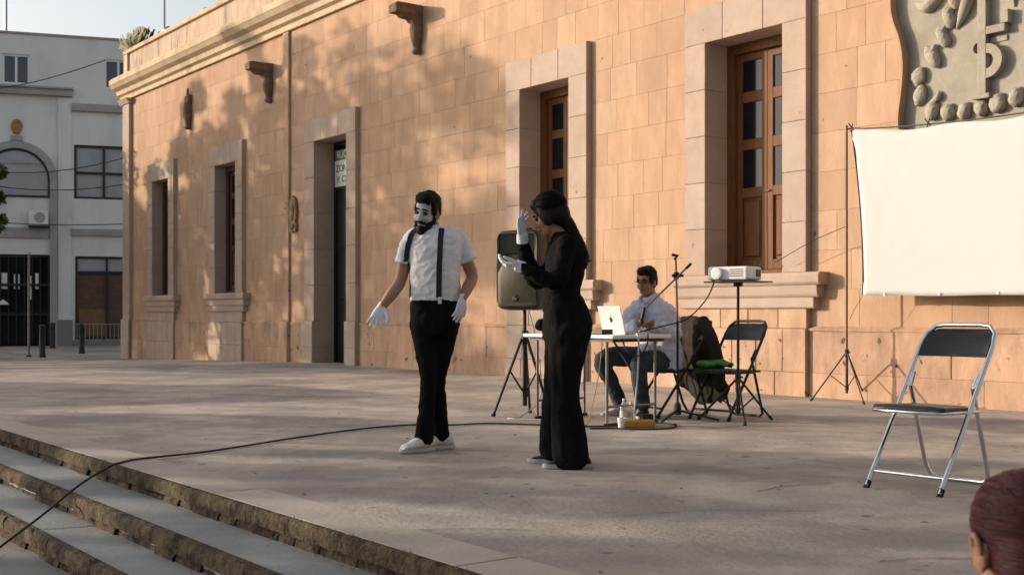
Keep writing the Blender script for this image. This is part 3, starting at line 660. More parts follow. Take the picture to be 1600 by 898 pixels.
aw = fan.build('arch_window', 'bgglass', GB)
fr = MB()
for i in range(n):
    a0, a1 = pi * i / n, pi * (i + 1) / n
    fr.prism([(cx + 1.11 * cos(a0), gz(cz) + 1.11 * sin(a0)), (cx + 1.188 * cos(a0), gz(cz) + 1.188 * sin(a0)), (cx + 1.188 * cos(a1), gz(cz) + 1.188 * sin(a1)), (cx + 1.11 * cos(a1), gz(cz) + 1.11 * sin(a1))], -0.06, -0.014)
fr.box(-2.44, -0.06, gz(5.36), -0.062, -0.014, gz(5.43)); fr.box(-0.14, -0.06, gz(5.43), -0.062, -0.014, gz(cz))
fr.build('frame', 'bgdark', aw)
gbox('glazing_bar', 'bgtrim', -2.4, -0.15, 6.62, 6.66, -0.05, -0.014, 0, aw)
em = MB(); em.ell((-1.23, -0.04, gz(8.0)), (0.22, 0.06, 0.27)); em.ell((-1.23, -0.04, gz(7.82)), (0.16, 0.06, 0.12)); em.ell((-1.23, -0.05, gz(8.2)), (0.14, 0.06, 0.1))
fuse(em, 'emblem', 'gold', GB, 0.03, 1, lambda c: 0.03 * noise.noise(c * 12)); gbox('emblem_base', 'bgtrim', -1.44, -1.02, 7.48, 7.66, -0.08, -0.002)
# windows of the side bay and top floor
def gwin(x0, x1, z0, z1, glass, mat, t, bars_x, bars_z):
    wn = MB().box(x0, 0.14, gz(z0), x1, 0.16, gz(z1)).build('window', glass, GB)
    f = MB(); f.box(x0, 0.06, gz(z0), x0 + t, 0.138, gz(z1)); f.box(x1 - t, 0.06, gz(z0), x1, 0.138, gz(z1)); f.box(x0 + t, 0.06, gz(z0), x1 - t, 0.138, gz(z0) + t); f.box(x0 + t, 0.06, gz(z1) - t, x1 - t, 0.138, gz(z1))
    f.build('frame', mat, wn)
    for bx in bars_x: MB().box(bx - t / 2, 0.05, gz(z0) + t, bx + t / 2, 0.137, gz(z1) - t).build('mullion', mat, wn)
    for bz in bars_z: MB().box(x0 + t, 0.055, gz(bz) - t / 2, x1 - t, 0.134, gz(bz) + t / 2).build('mullion', mat, wn)
    return wn
gwin(0.79, 2.95, 5.36, 7.42, 'bgglass', 'bgdark', 0.09, [1.87], [6.36])
gwin(-1.75, -0.78, 9.6, 10.74, 'bgglass2', 'white_alu', 0.08, [-1.26], [])
gwin(1.88, 2.9, 9.62, 10.76, 'bgglass2', 'white_alu', 0.08, [2.4], [])
wn = gwin(0.83, 2.9, -0.03, 3.16, 'shutter', 'bgdark', 0.08, [1.98], [2.55])
MB().box(0.92, 0.12, gz(2.6), 2.8, 0.139, gz(3.07)).build('upper_pane', 'bgglass', wn)
MB().box(0.95, 0.1, gz(0.1), 1.93, 0.139, gz(1.15)).build('lower_board', 'crate', wn)
for k in range(14): MB().tube([(0.9 + k * 0.15, -0.03, gz(-0.05)), (0.9 + k * 0.15, -0.03, gz(0.55))], 0.012, 5).build('guard_bar', 'bgtrim', wn)
MB().tube([(0.85, -0.03, gz(0.56)), (2.9, -0.03, gz(0.56))], 0.015, 5).build('guard_rail', 'bgtrim', wn)
# entrance: dark glazed doors with bars
dg = MB().box(-2.44, 0.2, gz(-0.25), -0.06, 0.24, gz(3.2)).build('entrance_door', 'glass_dark', GB)
for k in range(9): MB().box(-2.4 + k * 0.28, 0.12, gz(-0.2), -2.36 + k * 0.28, 0.19, gz(3.15)).build('door_bar', 'bgdark', dg)
for z in (0.9, 2.0, 3.1): MB().box(-2.43, 0.10, gz(z), -0.07, 0.118, gz(z) + 0.1).build('door_rail', 'bgdark', dg)
for (x, wd, z0, z1) in ((-1.78, 0.2, 1.9, 2.5), (-1.35, 0.05, 1.9, 2.45), (-1.2, 0.05, 1.9, 2.45), (-0.85, 0.12, 1.5, 2.4), (-0.6, 0.12, 1.9, 2.5)):
    MB().box(x, 0.17, gz(z0), x + wd, 0.199, gz(z1)).build('notice', 'white_alu', dg)
MB().lathe([(0.001, 0), (0.2, 0.0), (0.2, 0.05), (0.001, 0.2)], (-1.72, 0.10, gz(1.3)), 12).build('notice', 'white_alu', dg)
ac = empty('air_conditioner', GB.matrix_basis @ V((-0.45, -0.27, gz(4.27))), BA, label='pale air conditioning unit on the ledge of the grey building', cat='air conditioner')
MB().box(-0.34, -0.15, 0, 0.34, 0.15, 0.58).build('casing', 'white_plastic', ac, bevel=0.02)
MB().box(-0.36, -0.14, -0.05, 0.36, 0.3, -0.002).build('bracket', 'bgdark', ac)
MB().lathe([(0.2, 0), (0.2, 0.01)], (0, 0, 0), 20).xf(Matrix.Translation((0.05, -0.152, 0.3)) @ Matrix.Rotation(pi / 2, 4, 'X')).build('fan_grille', 'bgglass', ac)
# overhead wires
for (p, q, sag) in (((-4, 9.0), (1.9, 10.6), 0.3), ((-4, 6.0), (4, 6.2), 0.5), ((-4, 6.4), (4, 7.4), 0.6), ((-4, 4.5), (4, 4.5), 0.2)):
    pts = [GB.matrix_basis @ V((p[0] + (q[0] - p[0]) * t / 12, -0.5, gz(p[1] + (q[1] - p[1]) * t / 12 - sag * sin(pi * t / 12)))) for t in range(13)]
    lab = {9.0: 'topmost dark wire rising to the upper window of the grey building', 6.0: 'sagging dark wire across the foot of the arched window', 6.4: 'dark wire slanting up across the arch of the grey building', 4.5: 'lowest dark wire along the ledge of the grey building'}[p[1]]
    tag(MB().tube(pts, 0.018, 5).build('overhead_wire', 'bgdark'), lab, 'wire', 'wires in front of the grey building')
tag(MB().tube([V((-19.33, 45.2, 11.0)), V((-19.33, 45.2, 14.5))], 0.05, 6).build('roof_antenna', 'steel'), 'thin antenna on the roof of the grey building', 'antenna')
# bollards and pole in the street
def bollard(X_, Y_, lab):
    b = empty('bollard', (X_, Y_, -0.27), 0, lab, 'bollard', 'black bollards in the street')
    MB().lathe([(0.10, 0), (0.10, 0.06), (0.085, 0.08), (0.085, 0.82), (0.09, 0.84), (0.09, 0.88), (0.05, 0.91), (0.01, 0.92)], (0, 0, 0), 14).build('post', 'bgdark', b, smooth=40)
    MB().lathe([(0.088, 0.66), (0.088, 0.72)], (0, 0, 0), 14).build('band', 'black_metal', b)
bollard(-13.1, 33.0, 'nearest black bollard in front of the dark entrance doors')
bollard(-16.3, 42.0, 'short far black bollard beside the grey pilaster')
bollard(-13.2, 36.3, 'black bollard in front of the brown shuttered window')
po = empty('sign_pole', (-13.72, 33.6, -0.27), 0, 'thin grey pole in front of the dark entrance doors', 'pole')
MB().tube([(0, 0, 0), (0, 0, 2.95)], 0.035, 8).build('post', 'steel', po); MB().lathe([(0.08, 0), (0.08, 0.03), (0.04, 0.05)], (0, 0, 0), 10).build('foot', 'bgdark', po)
tag(MB().lathe([(1.1, 0), (1.1, 0.018), (1.02, 0.02)], (-10.4, 29.3, -0.268), 24).build('drain_cover', 'soil'), 'dark round drain cover on the street by the building corner', 'drain cover')

# ------------------------------------------------------------------ trees (left of the picture; their crowns dapple the front)
def tree(name, X_, Y_, h, cr_, cz, n, label, seed, z0=G0, squash=1.0, leaf=0.16, clumps=26, group='plaza trees', trunk=0.2):
    rd = random.Random(seed); t = empty(name, (X_, Y_, z0), rd.uniform(0, 6), label, 'tree', group)
    tr = MB(); top = V((rd.uniform(-0.3, 0.3), rd.uniform(-0.3, 0.3), cz))
    tr.tube(smooth_path([(0, 0, -0.1), (0.08, 0.03, cz * 0.3), (top.x * 0.6, top.y * 0.6, cz * 0.7), tuple(top)], 4), [trunk * (1.25 - 0.9 * i / 12) for i in range(13)], 9)
    C = []
    for k in range(clumps):
        while True:
            p = V((rd.uniform(-1, 1), rd.uniform(-1, 1), rd.uniform(-1, 1)))
            if 0.25 < p.length < 1: break
        p = V((p.x * cr_, p.y * cr_, p.z * cr_ * squash)); c = V((0, 0, cz)) + p
        C.append((c, rd.uniform(0.09, 0.26) * cr_))
        if k < 16:
            st = V((top.x * 0.6, top.y * 0.6, cz * rd.uniform(0.5, 0.8)))
            tr.tube(smooth_path([tuple(st), tuple(st.lerp(c, 0.5) + V((0, 0, -0.15))), tuple(c)], 3), [trunk * 0.42 * (1 - 0.13 * i) for i in range(7)], 6)
    tr.build('trunk', 'bark', t, smooth=180)
    lf = MB()
    for k in range(n):
        c, r = C[rd.randrange(len(C))]
        d = V((rd.gauss(0, 1), rd.gauss(0, 1), rd.gauss(0, 1))).normalized() * r * rd.random() ** 0.45
        p = c + d; u = V((rd.gauss(0, 1), rd.gauss(0, 1), rd.gauss(0, 0.6))).normalized(); v2 = u.orthogonal().normalized(); s = leaf * rd.uniform(0.6, 1.3)
        lf.add([p - u * s, p + v2 * s * 0.45, p + u * s, p - v2 * s * 0.45], [(0, 1, 2, 3)])
    lf.build('crown', 'leaf', t, fix=False); return t
tree('plaza_tree', -20.3, 26.3, 10, 3.9, 6.1, 10500, 'tall dense tree left of the stone front', 11, squash=1.0, leaf=0.17, clumps=80, trunk=0.26)
tree('plaza_tree', -19.3, 31.4, 9, 3.0, 5.4, 5200, 'open leafy tree between the house and the tall tree', 13, leaf=0.16, clumps=44, trunk=0.2)
tree('plaza_tree', -17.3, 28.4, 6, 2.0, 3.5, 2600, 'low spreading tree in front of the gabled house', 18, leaf=0.15, clumps=20)
tree('plaza_tree', -23.3, 30.2, 11, 2.6, 8.3, 3200, 'tall thin tree behind the low spreading tree', 19, leaf=0.16, clumps=30)
tree('plaza_tree', -17.3, 23.4, 7, 1.5, 3.1, 1000, 'small leafy tree beside the tall dense tree', 12, leaf=0.15, clumps=16)
tree('plaza_tree', -17.0, 12.7, 7, 1.9, 3.9, 6000, 'dense tree shading the middle of the stage', 14, squash=1.25, clumps=34)
tree('plaza_tree', -18.5, 9.6, 7, 2.2, 3.9, 5500, 'dense tree shading the front of the stage', 15, squash=1.15, clumps=34)
tree('plaza_tree', -15.5, 5.6, 7, 2.3, 3.7, 5500, 'dense tree beside the steps', 16, clumps=34)
tree('street_tree', -13.62, 30.0, 5, 1.1, 3.95, 3000, 'clipped green tree at the left edge of the view', 17, z0=-0.27, leaf=0.09, clumps=20, trunk=0.1)
# unseen laurels added behind and right of the camera to dim the sky light
lau = tree('added_laurel', 9.0, -5.5, 9, 3.6, 5.2, 4200, 'unseen dense laurel added to dim skylight, behind the spectators, nearest the steps', 31, squash=0.85, leaf=0.34, clumps=50, group='unseen laurels added to dim skylight', trunk=0.25)
for k, (x, y, lb) in enumerate(((2.0, -8.5, 'behind the spectators, directly opposite the stage'), (-6.0, -9.5, 'behind the spectators, left of the stage axis'), (15.0, -1.0, 'right of the stage steps'), (19.0, 5.5, 'right of the stage, beyond the steps'), (16.0, -9.0, 'in the far right corner of the plaza'), (-13.0, -6.0, 'in the near left corner of the plaza'))):
    c_ = lau.copy(); COL.objects.link(c_); c_.location = (x, y, G0); c_.rotation_euler = (0, 0, 1.3 * k); c_['label'] = 'unseen dense laurel added to dim skylight, ' + lb
    for ch in lau.children:
        d_ = ch.copy(); COL.objects.link(d_); d_.parent = c_
# unseen low kiosk, added to cast shade on the left part of the stage
kk = empty('added_shade_kiosk', (-15.2, 16.4, G0), radians(15), 'unseen low kiosk added to shade the left of the stage', 'kiosk')
MB().box(-1.4, -1.35, 0, 1.4, 1.35, 2.55).build('body', 'housewall', kk, bevel=0.02); MB().extrude_x([(-1.6, 2.552), (1.6, 2.552), (1.6, 2.65), (0, 3.0), (-1.6, 2.65)], -1.65, 1.65).build('roof', 'rooftile', kk)
MB().box(1.401, -0.4, 0.05, 1.43, 0.45, 2.05).build('door', 'darkwood', kk); MB().box(-0.9, -1.38, 1.0, 0.9, -1.352, 2.1).build('shutter', 'shutter', kk)
hs = empty('gabled_house', (-40.0, 41.0, G0), radians(75), 'cream gabled house at the far side of the plaza', 'house')
MB().box(-4.7, -4, 0, 4.7, 4, 8.4).build('wall', 'housewall', hs); MB().prism([(-5.0, 8.402), (5.0, 8.402), (0, 11.2)], -4.3, 4.3).build('roof', 'rooftile', hs)
for x in (-2.5, 0, 2.5):
    for z in (1.2, 4.6): MB().box(x - 0.5, -4.05, z, x + 0.5, -4.001, z + 1.6).build('window', 'glass_dark', hs)

# ------------------------------------------------------------------ furniture and equipment
def folding_chair(lx, out, rz, label, frame, pad, group='folding chairs on the stage', wd=0.42):
    """x across, -y is the front; back frame and front legs are one bent tube, rear legs a U"""
    p = fw(lx, out); c = empty('folding_chair', p, FA + rz, label, 'chair', group); h = wd / 2
    R = 0.0125
    def yb(z): return -0.30 + 0.60 * z / 0.85                    # line of the front leg / back tube
    pts = [(-h, yb(0.0), 0.012), (-h, yb(0.42), 0.42), (-h, yb(0.74), 0.74), (-h + 0.012, yb(0.81), 0.81), (-h + 0.05, yb(0.85), 0.848), (-h + 0.1, yb(0.855), 0.856),
           (h - 0.1, yb(0.855), 0.856), (h - 0.05, yb(0.85), 0.848), (h - 0.012, yb(0.81), 0.81), (h, yb(0.74), 0.74), (h, yb(0.42), 0.42), (h, yb(0.0), 0.012)]
    MB().tube(pts, R, 10).build('back_frame', frame, c, smooth=60)
    h2 = h - 0.03
    rp = [(-h2, yb(0.53), 0.53), (-h2, 0.22, 0.10), (-h2 + 0.012, 0.255, 0.035), (-h2 + 0.045, 0.262, 0.014), (h2 - 0.045, 0.262, 0.014), (h2 - 0.012, 0.255, 0.035), (h2, 0.22, 0.10), (h2, yb(0.53), 0.53)]
    MB().tube(rp, R * 0.95, 10).build('rear_legs', frame, c, smooth=60)
    MB().tube([(-h, yb(0.085), 0.085), (h, yb(0.085), 0.085)], 0.010, 8).build('crossbar', frame, c, smooth=60)
    for s in (-1, 1):
        MB().tube([(s * (h + 0.0), yb(0) - 0.002, 0.0), (s * h, yb(0.03), 0.035)], 0.0165, 10).build('foot_cap', 'rubber', c)
        MB().tube([(s * h2, yb(0.53) + 0.005, 0.53), (s * (h2 + 0.006), yb(0.60), 0.60)], 0.009, 6).build('hinge', frame, c)
        MB().box(s * h2 - 0.006, 0.02, 0.405, s * h2 + 0.006, 0.20, 0.425).build('seat_link', frame, c)
    s_ = MB(); rings = []
    for (y, z, x0) in ((-0.27, 0.428, h - 0.015), (-0.24, 0.44, h - 0.005), (0.0, 0.432, h - 0.02), (0.11, 0.425, h - 0.03)):
        rings.append([V((-x0, y, z)), V((-x0 * 0.6, y - (0.012 if y < -0.2 else 0), z + 0.006)), V((x0 * 0.6, y - (0.012 if y < -0.2 else 0), z + 0.006)), V((x0, y, z)), V((x0, y, z - 0.028)), V((-x0, y, z - 0.028))])
    s_.loft(rings); s_.build('seat', pad, c, bevel=0.01)
    MB().tube([(-h + 0.01, 0.1, 0.405), (-h + 0.01, -0.255, 0.41), (-h + 0.04, -0.285, 0.412), (h - 0.04, -0.285, 0.412), (h - 0.01, -0.255, 0.41), (h - 0.01, 0.1, 0.405)], 0.009, 8).build('seat_rim', frame, c, smooth=60)
    b_ = MB(); rings = []
    n = 9
    for k in range(n):
        x = (-1 + 2 * k / (n - 1)) * (h - 0.014); bow = 0.03 * (1 - (x / h) ** 2)
        r = []
        for (z, t) in ((0.685, 0), (0.69, -0.014), (0.76, -0.020), (0.825 if abs(x) < h - 0.06 else 0.80, -0.012), (0.835 if abs(x) < h - 0.06 else 0.81, 0), (0.825 if abs(x) < h - 0.06 else 0.80, 0.012), (0.76, 0.016), (0.69, 0.012)):
            r.append(V((x, yb(z) + t + bow, z)))
        rings.append(r)
    b_.loft(rings); b_.build('backrest', pad, c, smooth=50)
    return c
fc1 = folding_chair(5.05, 5.06, radians(3), 'chrome folding chair with black padded back, standing alone in front', 'chrome', 'vinyl')
fc2 = folding_chair(1.52, 2.80, radians(6), 'dark framed folding chair with a green bag on its seat', 'black_metal', 'vinyl')
fc3 = folding_chair(1.04, 3.02, radians(-12), 'folding chair under the seated man, dark jacket over its back', 'black_metal', 'vinyl')
# green bag on the second chair
m2 = MB(); m2.ell((0, 0, 0.05), (0.16, 0.13, 0.055)); m2.ell((-0.09, -0.05, 0.05), (0.09, 0.07, 0.05)); m2.ell((0.1, 0.04, 0.045), (0.08, 0.08, 0.04))
gbg = fuse(m2, 'plastic_bag', 'green_bag', None, 0.012, 1, lambda c: 0.022 * noise.noise(c * 16) + 0.008 * noise.noise(c * 45)); gbg.scale = (1.0, 1.0, 0.7); gbg.location = fw(1.46, 2.92, 0.445); tag(gbg, 'crumpled bright green plastic bag on the dark chair seat', 'bag')
# jacket over the back of the seated man's chair
m2 = MB(); rings = []
for k, (z, hw, t, yo, xo) in enumerate(((0.90, 0.05, 0.02, 0.0, -0.10), (0.885, 0.13, 0.05, 0.0, -0.09), (0.82, 0.20, 0.07, 0.005, -0.06), (0.66, 0.23, 0.08, 0.02, -0.03), (0.46, 0.25, 0.09, 0.035, 0.0), (0.30, 0.285, 0.095, 0.05, 0.03), (0.17, 0.30, 0.085, 0.055, 0.06))):
    r = []
    for q in range(40):
        a = 2 * pi * q / 40; fold = 1 + 0.16 * sin(a * 5 + k * 0.5) * min(1, k / 3) + 0.07 * sin(a * 11 + k)
        r.append(V((xo + hw * cos(a) * (1 + 0.03 * sin(a * 3)), yo + t * sin(a) * fold, z + (0.07 * sin(a * 2.0 + 0.6) + 0.03 * sin(a * 5) if k == 6 else 0))))
    rings.append(r)
m2.loft(rings)
for q in (-1, 1): m2.limb([(q * 0.14 - 0.05, -0.02, 0.86), (q * 0.23 - 0.02, -0.03, 0.72), (q * 0.27 + 0.01, 0.0, 0.5), (q * 0.26 + 0.03, 0.01, 0.27)], [.05, .062, .055, .05], 14)
jk = fuse(m2, 'jacket', 'jacket', None, 0.011, 2, lambda c: 0.016 * (0.3 - abs(noise.noise(V((c.x * 9 + c.z * 2, c.y * 9, c.z * 2.5))))) + 0.006 * noise.noise(c * 18))
jp = FM.inverted() @ (fc3.matrix_basis @ V((0, 0.29, 0))); jk.matrix_basis = Matrix.Translation(fc3.matrix_basis @ V((0.03, 0.25, 0.0))) @ Matrix.Rotation(FA + radians(-8), 4, 'Z')
tag(jk, 'dark olive jacket draped over the back of the seated man\'s chair', 'jacket')

# white folding table
TB = empty('folding_table', fw(1.0, 3.92), FA, label='white topped folding table with thin steel legs, carrying the laptop', cat='table')
tw, td = 0.60, 0.33
MB().box(-tw, -td, 0.716, tw, td, 0.748).build('table_top', 'white_plastic', TB, bevel=0.012)
MB().box(-tw + 0.05, -td + 0.04, 0.690, tw - 0.05, td - 0.04, 0.715).build('apron', 'black_metal', TB)
for x in (-tw + 0.14, tw - 0.14):
    for y in (-td + 0.06, td - 0.06):
        MB().tube([(x, y, 0.0), (x, y, 0.69)], 0.0125, 8).build('leg', 'steel', TB, smooth=60)
    MB().tube([(x, -td + 0.06, 0.16), (x, td - 0.06, 0.16)], 0.010, 8).build('leg_brace', 'steel', TB)
    MB().tube([(x, -td + 0.03, 0.012), (x, td - 0.03, 0.012)], 0.013, 8).build('leg_foot', 'rubber', TB)
    sx = 1 if x < 0 else -1
    MB().tube([(x, 0.0, 0.45), (x + sx * 0.22, 0.0, 0.69)], 0.009, 6).build('leg_strut', 'black_metal', TB)
# laptop
LP = empty('laptop', fw(1.27, 3.92, 0.75), FA + radians(-6), 'open silver laptop with a dark logo on its lid, on the white table', 'laptop')
MB().box(-0.16, -0.02, 0, 0.16, 0.21, 0.014).build('base', 'laptop', LP, bevel=0.004)
MB().box(-0.145, 0.03, 0.0142, 0.145, 0.12, 0.016).build('keyboard', 'dark_print', LP)
lid = MB().box(-0.16, -0.004, 0.0, 0.16, 0.004, 0.225).build('lid', 'laptop', LP, bevel=0.003); lid.location = (0, -0.02, 0.014); lid.rotation_euler = (radians(14), 0, 0)
MB().box(-0.148, 0.0042, 0.012, 0.148, 0.005, 0.215).build('display', 'dark_print', lid)
lg = MB(); lg.prism([(0.022 * cos(2 * pi * k / 16) * (1 - 0.18 * (abs(sin(pi * k / 16 * 2 - pi / 2)) < 0.2)), 0.11 + 0.024 * sin(2 * pi * k / 16)) for k in range(16)], -0.0055, -0.0042)
lg.prism([(0.0, 0.136), (0.012, 0.142), (0.014, 0.154), (0.003, 0.148)], -0.0055, -0.0042); lg.build('logo', 'dark_print', lid)
def small(name, mb_, mat, loc, label, cat, rz=0, **k):
    o = mb_.build(name, mat, None, **k); o.location = loc; o.rotation_euler = (0, 0, rz); return tag(o, label, cat)
small('audio_box', MB().box(-0.09, -0.06, 0, 0.09, 0.06, 0.042), 'dark_print', fw(1.30, 4.12, 0.75), 'small flat black box in front of the laptop', 'box', FA, bevel=0.005)
m2 = MB(); m2.ell((0, 0, 0.06), (0.15, 0.1, 0.06)); m2.ell((-0.12, 0, 0.07), (0.07, 0.07, 0.055))
bgk = fuse(m2, 'equipment_bag', 'black_knit', None, 0.012, 1, lambda c: 0.012 * noise.noise(c * 18)); bgk.location = fw(0.56, 4.0, 0.752); tag(bgk, 'soft black bag at the left end of the white table', 'bag')
# loudspeaker on tripod
SP = V((0.115, 10.72, 0)); SY = radians(-24)
sp = empty('loudspeaker', (SP.x, SP.y, 0.955), SY, 'olive grilled loudspeaker on a black tripod behind the woman in black', 'loudspeaker')
rings = []
for (y, hw, z0, z1) in ((-0.17, 0.20, 0.02, 0.70), (-0.15, 0.215, 0.005, 0.715), (0.02, 0.215, 0.0, 0.72), (0.14, 0.15, 0.03, 0.69), (0.18, 0.11, 0.06, 0.65)):
    r = []
    for k in range(24):
        a = 2 * pi * k / 24; e = 0.28; cx_ = abs(cos(a)) ** e * (1 if cos(a) > 0 else -1); sx_ = abs(sin(a)) ** e * (1 if sin(a) > 0 else -1)
        r.append(V((hw * cx_, y, (z0 + z1) / 2 + (z1 - z0) / 2 * sx_)))
    rings.append(r)
MB().loft(rings).build('cabinet', 'speaker_body', sp, smooth=40)
m2 = MB(); rings = []
for (y, s) in ((-0.168, 1.0), (-0.185, 0.97), (-0.197, 0.85)):
    rings.append([V((x * s * 0.185, y, 0.235 + zz * s)) for x, zz in [(-1, -0.19), (-0.85, -0.205), (0.85, -0.205), (1, -0.19), (1, 0.10), (0.8, 0.17), (0.4, 0.21), (0, 0.22), (-0.4, 0.21), (-0.8, 0.17), (-1, 0.10)]])
m2.loft(rings).build('grille', 'grille', sp, smooth=40)
m2 = MB(); rings = []
for (y, s) in ((-0.172, 1.0), (-0.178, 1.0), (-0.12, 0.5)):
    rings.append([V((x * s * 0.18, y, 0.575 + zz * s)) for x, zz in [(-1, -0.13), (-0.5, -0.07), (0.5, -0.07), (1, -0.13), (1, 0.09), (0.85, 0.115), (-0.85, 0.115), (-1, 0.09)]])
m2.loft(rings).build('horn', 'horn', sp, smooth=30)
m2 = MB(); m2.tube([(-0.19, -0.18, 0.42), (-0.193, -0.18, 0.64), (-0.17, -0.18, 0.685), (0.17, -0.18, 0.685), (0.193, -0.18, 0.64), (0.193, -0.18, 0.42)], 0.006, 6); m2.build('horn_trim', 'grille', sp)
bd = MB().lathe([(0.028, 0), (0.028, 0.008), (0.022, 0.012)], (0, 0, 0), 18).xf(Matrix.Translation((0.0, -0.196, 0.10)) @ Matrix.Rotation(pi / 2, 4, 'X')).build('badge', 'dark_print', sp)
MB().lathe([(0.011, 0), (0.009, 0.004)], (0, 0, 0), 12).xf(Matrix.Translation((0.0, -0.208, 0.10)) @ Matrix.Rotation(pi / 2, 4, 'X')).build('badge_dot', 'gold', bd)
MB().box(-0.07, -0.03, 0.722, 0.07, 0.03, 0.745).build('handle', 'speaker_body', sp, bevel=0.008)
def tripod(name, loc, rz, label, H, crown, foot_r, mat, rtube=0.016, spread_z=0.30, n=3, a0=0.0, legr=0.011, cat='tripod stand'):
    t = empty(name, loc, rz, label, cat)
    MB().tube([(0, 0, 0.09), (0, 0, crown + 0.05)], rtube * 1.35, 10).build('lower_pole', mat, t, smooth=60)
    MB().tube([(0, 0, crown + 0.05), (0, 0, H)], rtube, 10).build('upper_pole', mat, t, smooth=60)
    MB().tube([(0, 0, crown - 0.03), (0, 0, crown + 0.05)], rtube * 2.1, 10).build('collar', mat, t)
    MB().tube([(0, 0, spread_z * 0.55 - 0.02), (0, 0, spread_z * 0.55 + 0.03)], rtube * 1.9, 10).build('spreader', mat, t)
    for k in range(n):
        a = a0 + 2 * pi * k / n; dx, dy = cos(a), sin(a)
        lg_ = MB().tube([(dx * 0.02, dy * 0.02, crown), (dx * foot_r, dy * foot_r, 0.012)], legr, 8).build('leg', mat, t, smooth=60)
        MB().tube([(dx * (foot_r - 0.012), dy * (foot_r - 0.012), 0.03), (dx * (foot_r + 0.01), dy * (foot_r + 0.01), 0.0)], legr * 1.5, 8).build('rubber_foot', 'rubber', lg_)
        f_ = 0.45; q = (dx * foot_r * f_, dy * foot_r * f_, crown * (1 - f_))
        MB().tube([(0, 0, spread_z * 0.55), q], legr * 0.7, 6).build('strut', mat, t)
    MB().tube([(0, 0.0, crown + 0.02), (rtube * 3.5, 0, crown + 0.02)], 0.009, 6).build('knob', mat, t)
    return t
tripod('speaker_stand', (SP.x, SP.y, 0), 0, 'black tripod stand holding up the loudspeaker', 0.955, 0.72, 0.30, 'black_metal', 0.017, 0.35, 3, radians(200), 0.0125)
# screen stands and screen
SA = radians(20)
s1 = tripod('screen_stand', fw(0.90, 0.34), FA, 'thin dark tripod stand at the left edge of the projection screen', 2.90, 0.50, 0.36, 'brown_metal', 0.011, 0.26, 3, radians(215), 0.008)
s2 = tripod('screen_stand', fw(4.75, 0.34), FA, 'thin dark tripod stand at the far right of the projection screen', 2.90, 0.50, 0.36, 'brown_metal', 0.011, 0.26, 3, radians(215), 0.008)
SC = empty('projection_screen', fw(0.0, 0.32), FA, 'large white fabric projection screen tied to a bar', 'screen')
m2 = MB(); nx, nz = 60, 36; vs = []
X0, X1, ZB, ZTp = 1.09, 4.55, 1.10, 2.80
for i in range(nx + 1):
    for j in range(nz + 1):
        u, v_ = i / nx, j / nz
        e = (1 - (2 * v_ - 1) ** 2)
        xl = 1.085 - 0.14 * v_ ** 1.6 + 0.02 * e; xr = 4.56 + 0.10 * v_ - 0.05 * e
        x = xl + (xr - xl) * u
        zt = 2.845 - 0.10 * min(1, sin(pi * u) ** 0.7) * 1.0 + 0.015 * sin(u * 24); zb_ = 1.115 - 0.02 * sin(pi * u) + 0.004 * sin(u * 19)
        z = zb_ + (zt - zb_) * v_
        c1 = math.hypot(u * 3.4, (1 - v_) * 1.7); c2 = math.hypot(u * 3.4, v_ * 1.7)
        wv = 0.012 * sin(math.atan2(1 - v_ + .01, u * 2 + .01) * 26) * math.exp(-c1 * 2.2) * min(1, c1 * 8) + 0.009 * sin(math.atan2(v_ + .01, u * 2 + .01) * 22) * math.exp(-c2 * 2.5) * min(1, c2 * 8)
        vs.append((x, wv + 0.01 * sin(u * 7) * (1 - v_), z))
m2.add(vs, [(i * (nz + 1) + j, (i + 1) * (nz + 1) + j, (i + 1) * (nz + 1) + j + 1, i * (nz + 1) + j + 1) for i in range(nx) for j in range(nz)])
fab = m2.build('fabric', 'screen', SC, smooth=180)
so = fab.modifiers.new('thick', 'SOLIDIFY'); so.thickness = 0.003
hem = [(1.085 - 0.14 * (k / 20) ** 1.6 + 0.02 * (1 - (2 * k / 20 - 1) ** 2), -0.002, 1.115 + 1.73 * k / 20) for k in range(21)]
MB().tube(hem, 0.006, 6).build('side_hem', 'cable', SC)
MB().tube([(0.88, 0.0, 2.86)] + [(0.95 + 3.7 * k / 24, 0.0, 2.868 - 0.10 * sin(pi * k / 24) ** 0.7) for k in range(25)], 0.008, 6).build('top_bar', 'steel', SC)
for (x, z) in ((0.95, 2.86), (1.86, 2.79), (2.9, 2.77), (3.9, 2.80)):
    q = MB(); q.tube([(x - 0.035, -0.01, z + 0.06), (x + 0.03, -0.012, z - 0.02)], 0.006, 5); q.tube([(x + 0.02, -0.012, z + 0.05), (x - 0.01, -0.012, z - 0.03)], 0.006, 5); q.build('tie', 'cable', SC)
for x in (1.35, 1.98, 2.6, 3.2, 3.8):
    MB().lathe([(0.014, 0), (0.014, 0.006)], (0, 0, 0), 10).xf(Matrix.Translation((x, -0.004, 1.118)) @ Matrix.Rotation(pi / 2, 4, 'X')).build('grommet', 'white_alu', SC)
MB().tube([(1.09, -0.004, 1.115), (0.99, 0, 0.98), (0.905, 0.02, 0.86)], 0.003, 4).build('guy_cord', 'cable', SC)
MB().tube([(0.9, 0.0, 1.85), (0.4, 0.05, 1.72), (-0.18, 0.1, 1.50)], 0.004, 4).build('side_cord', 'cable', SC)
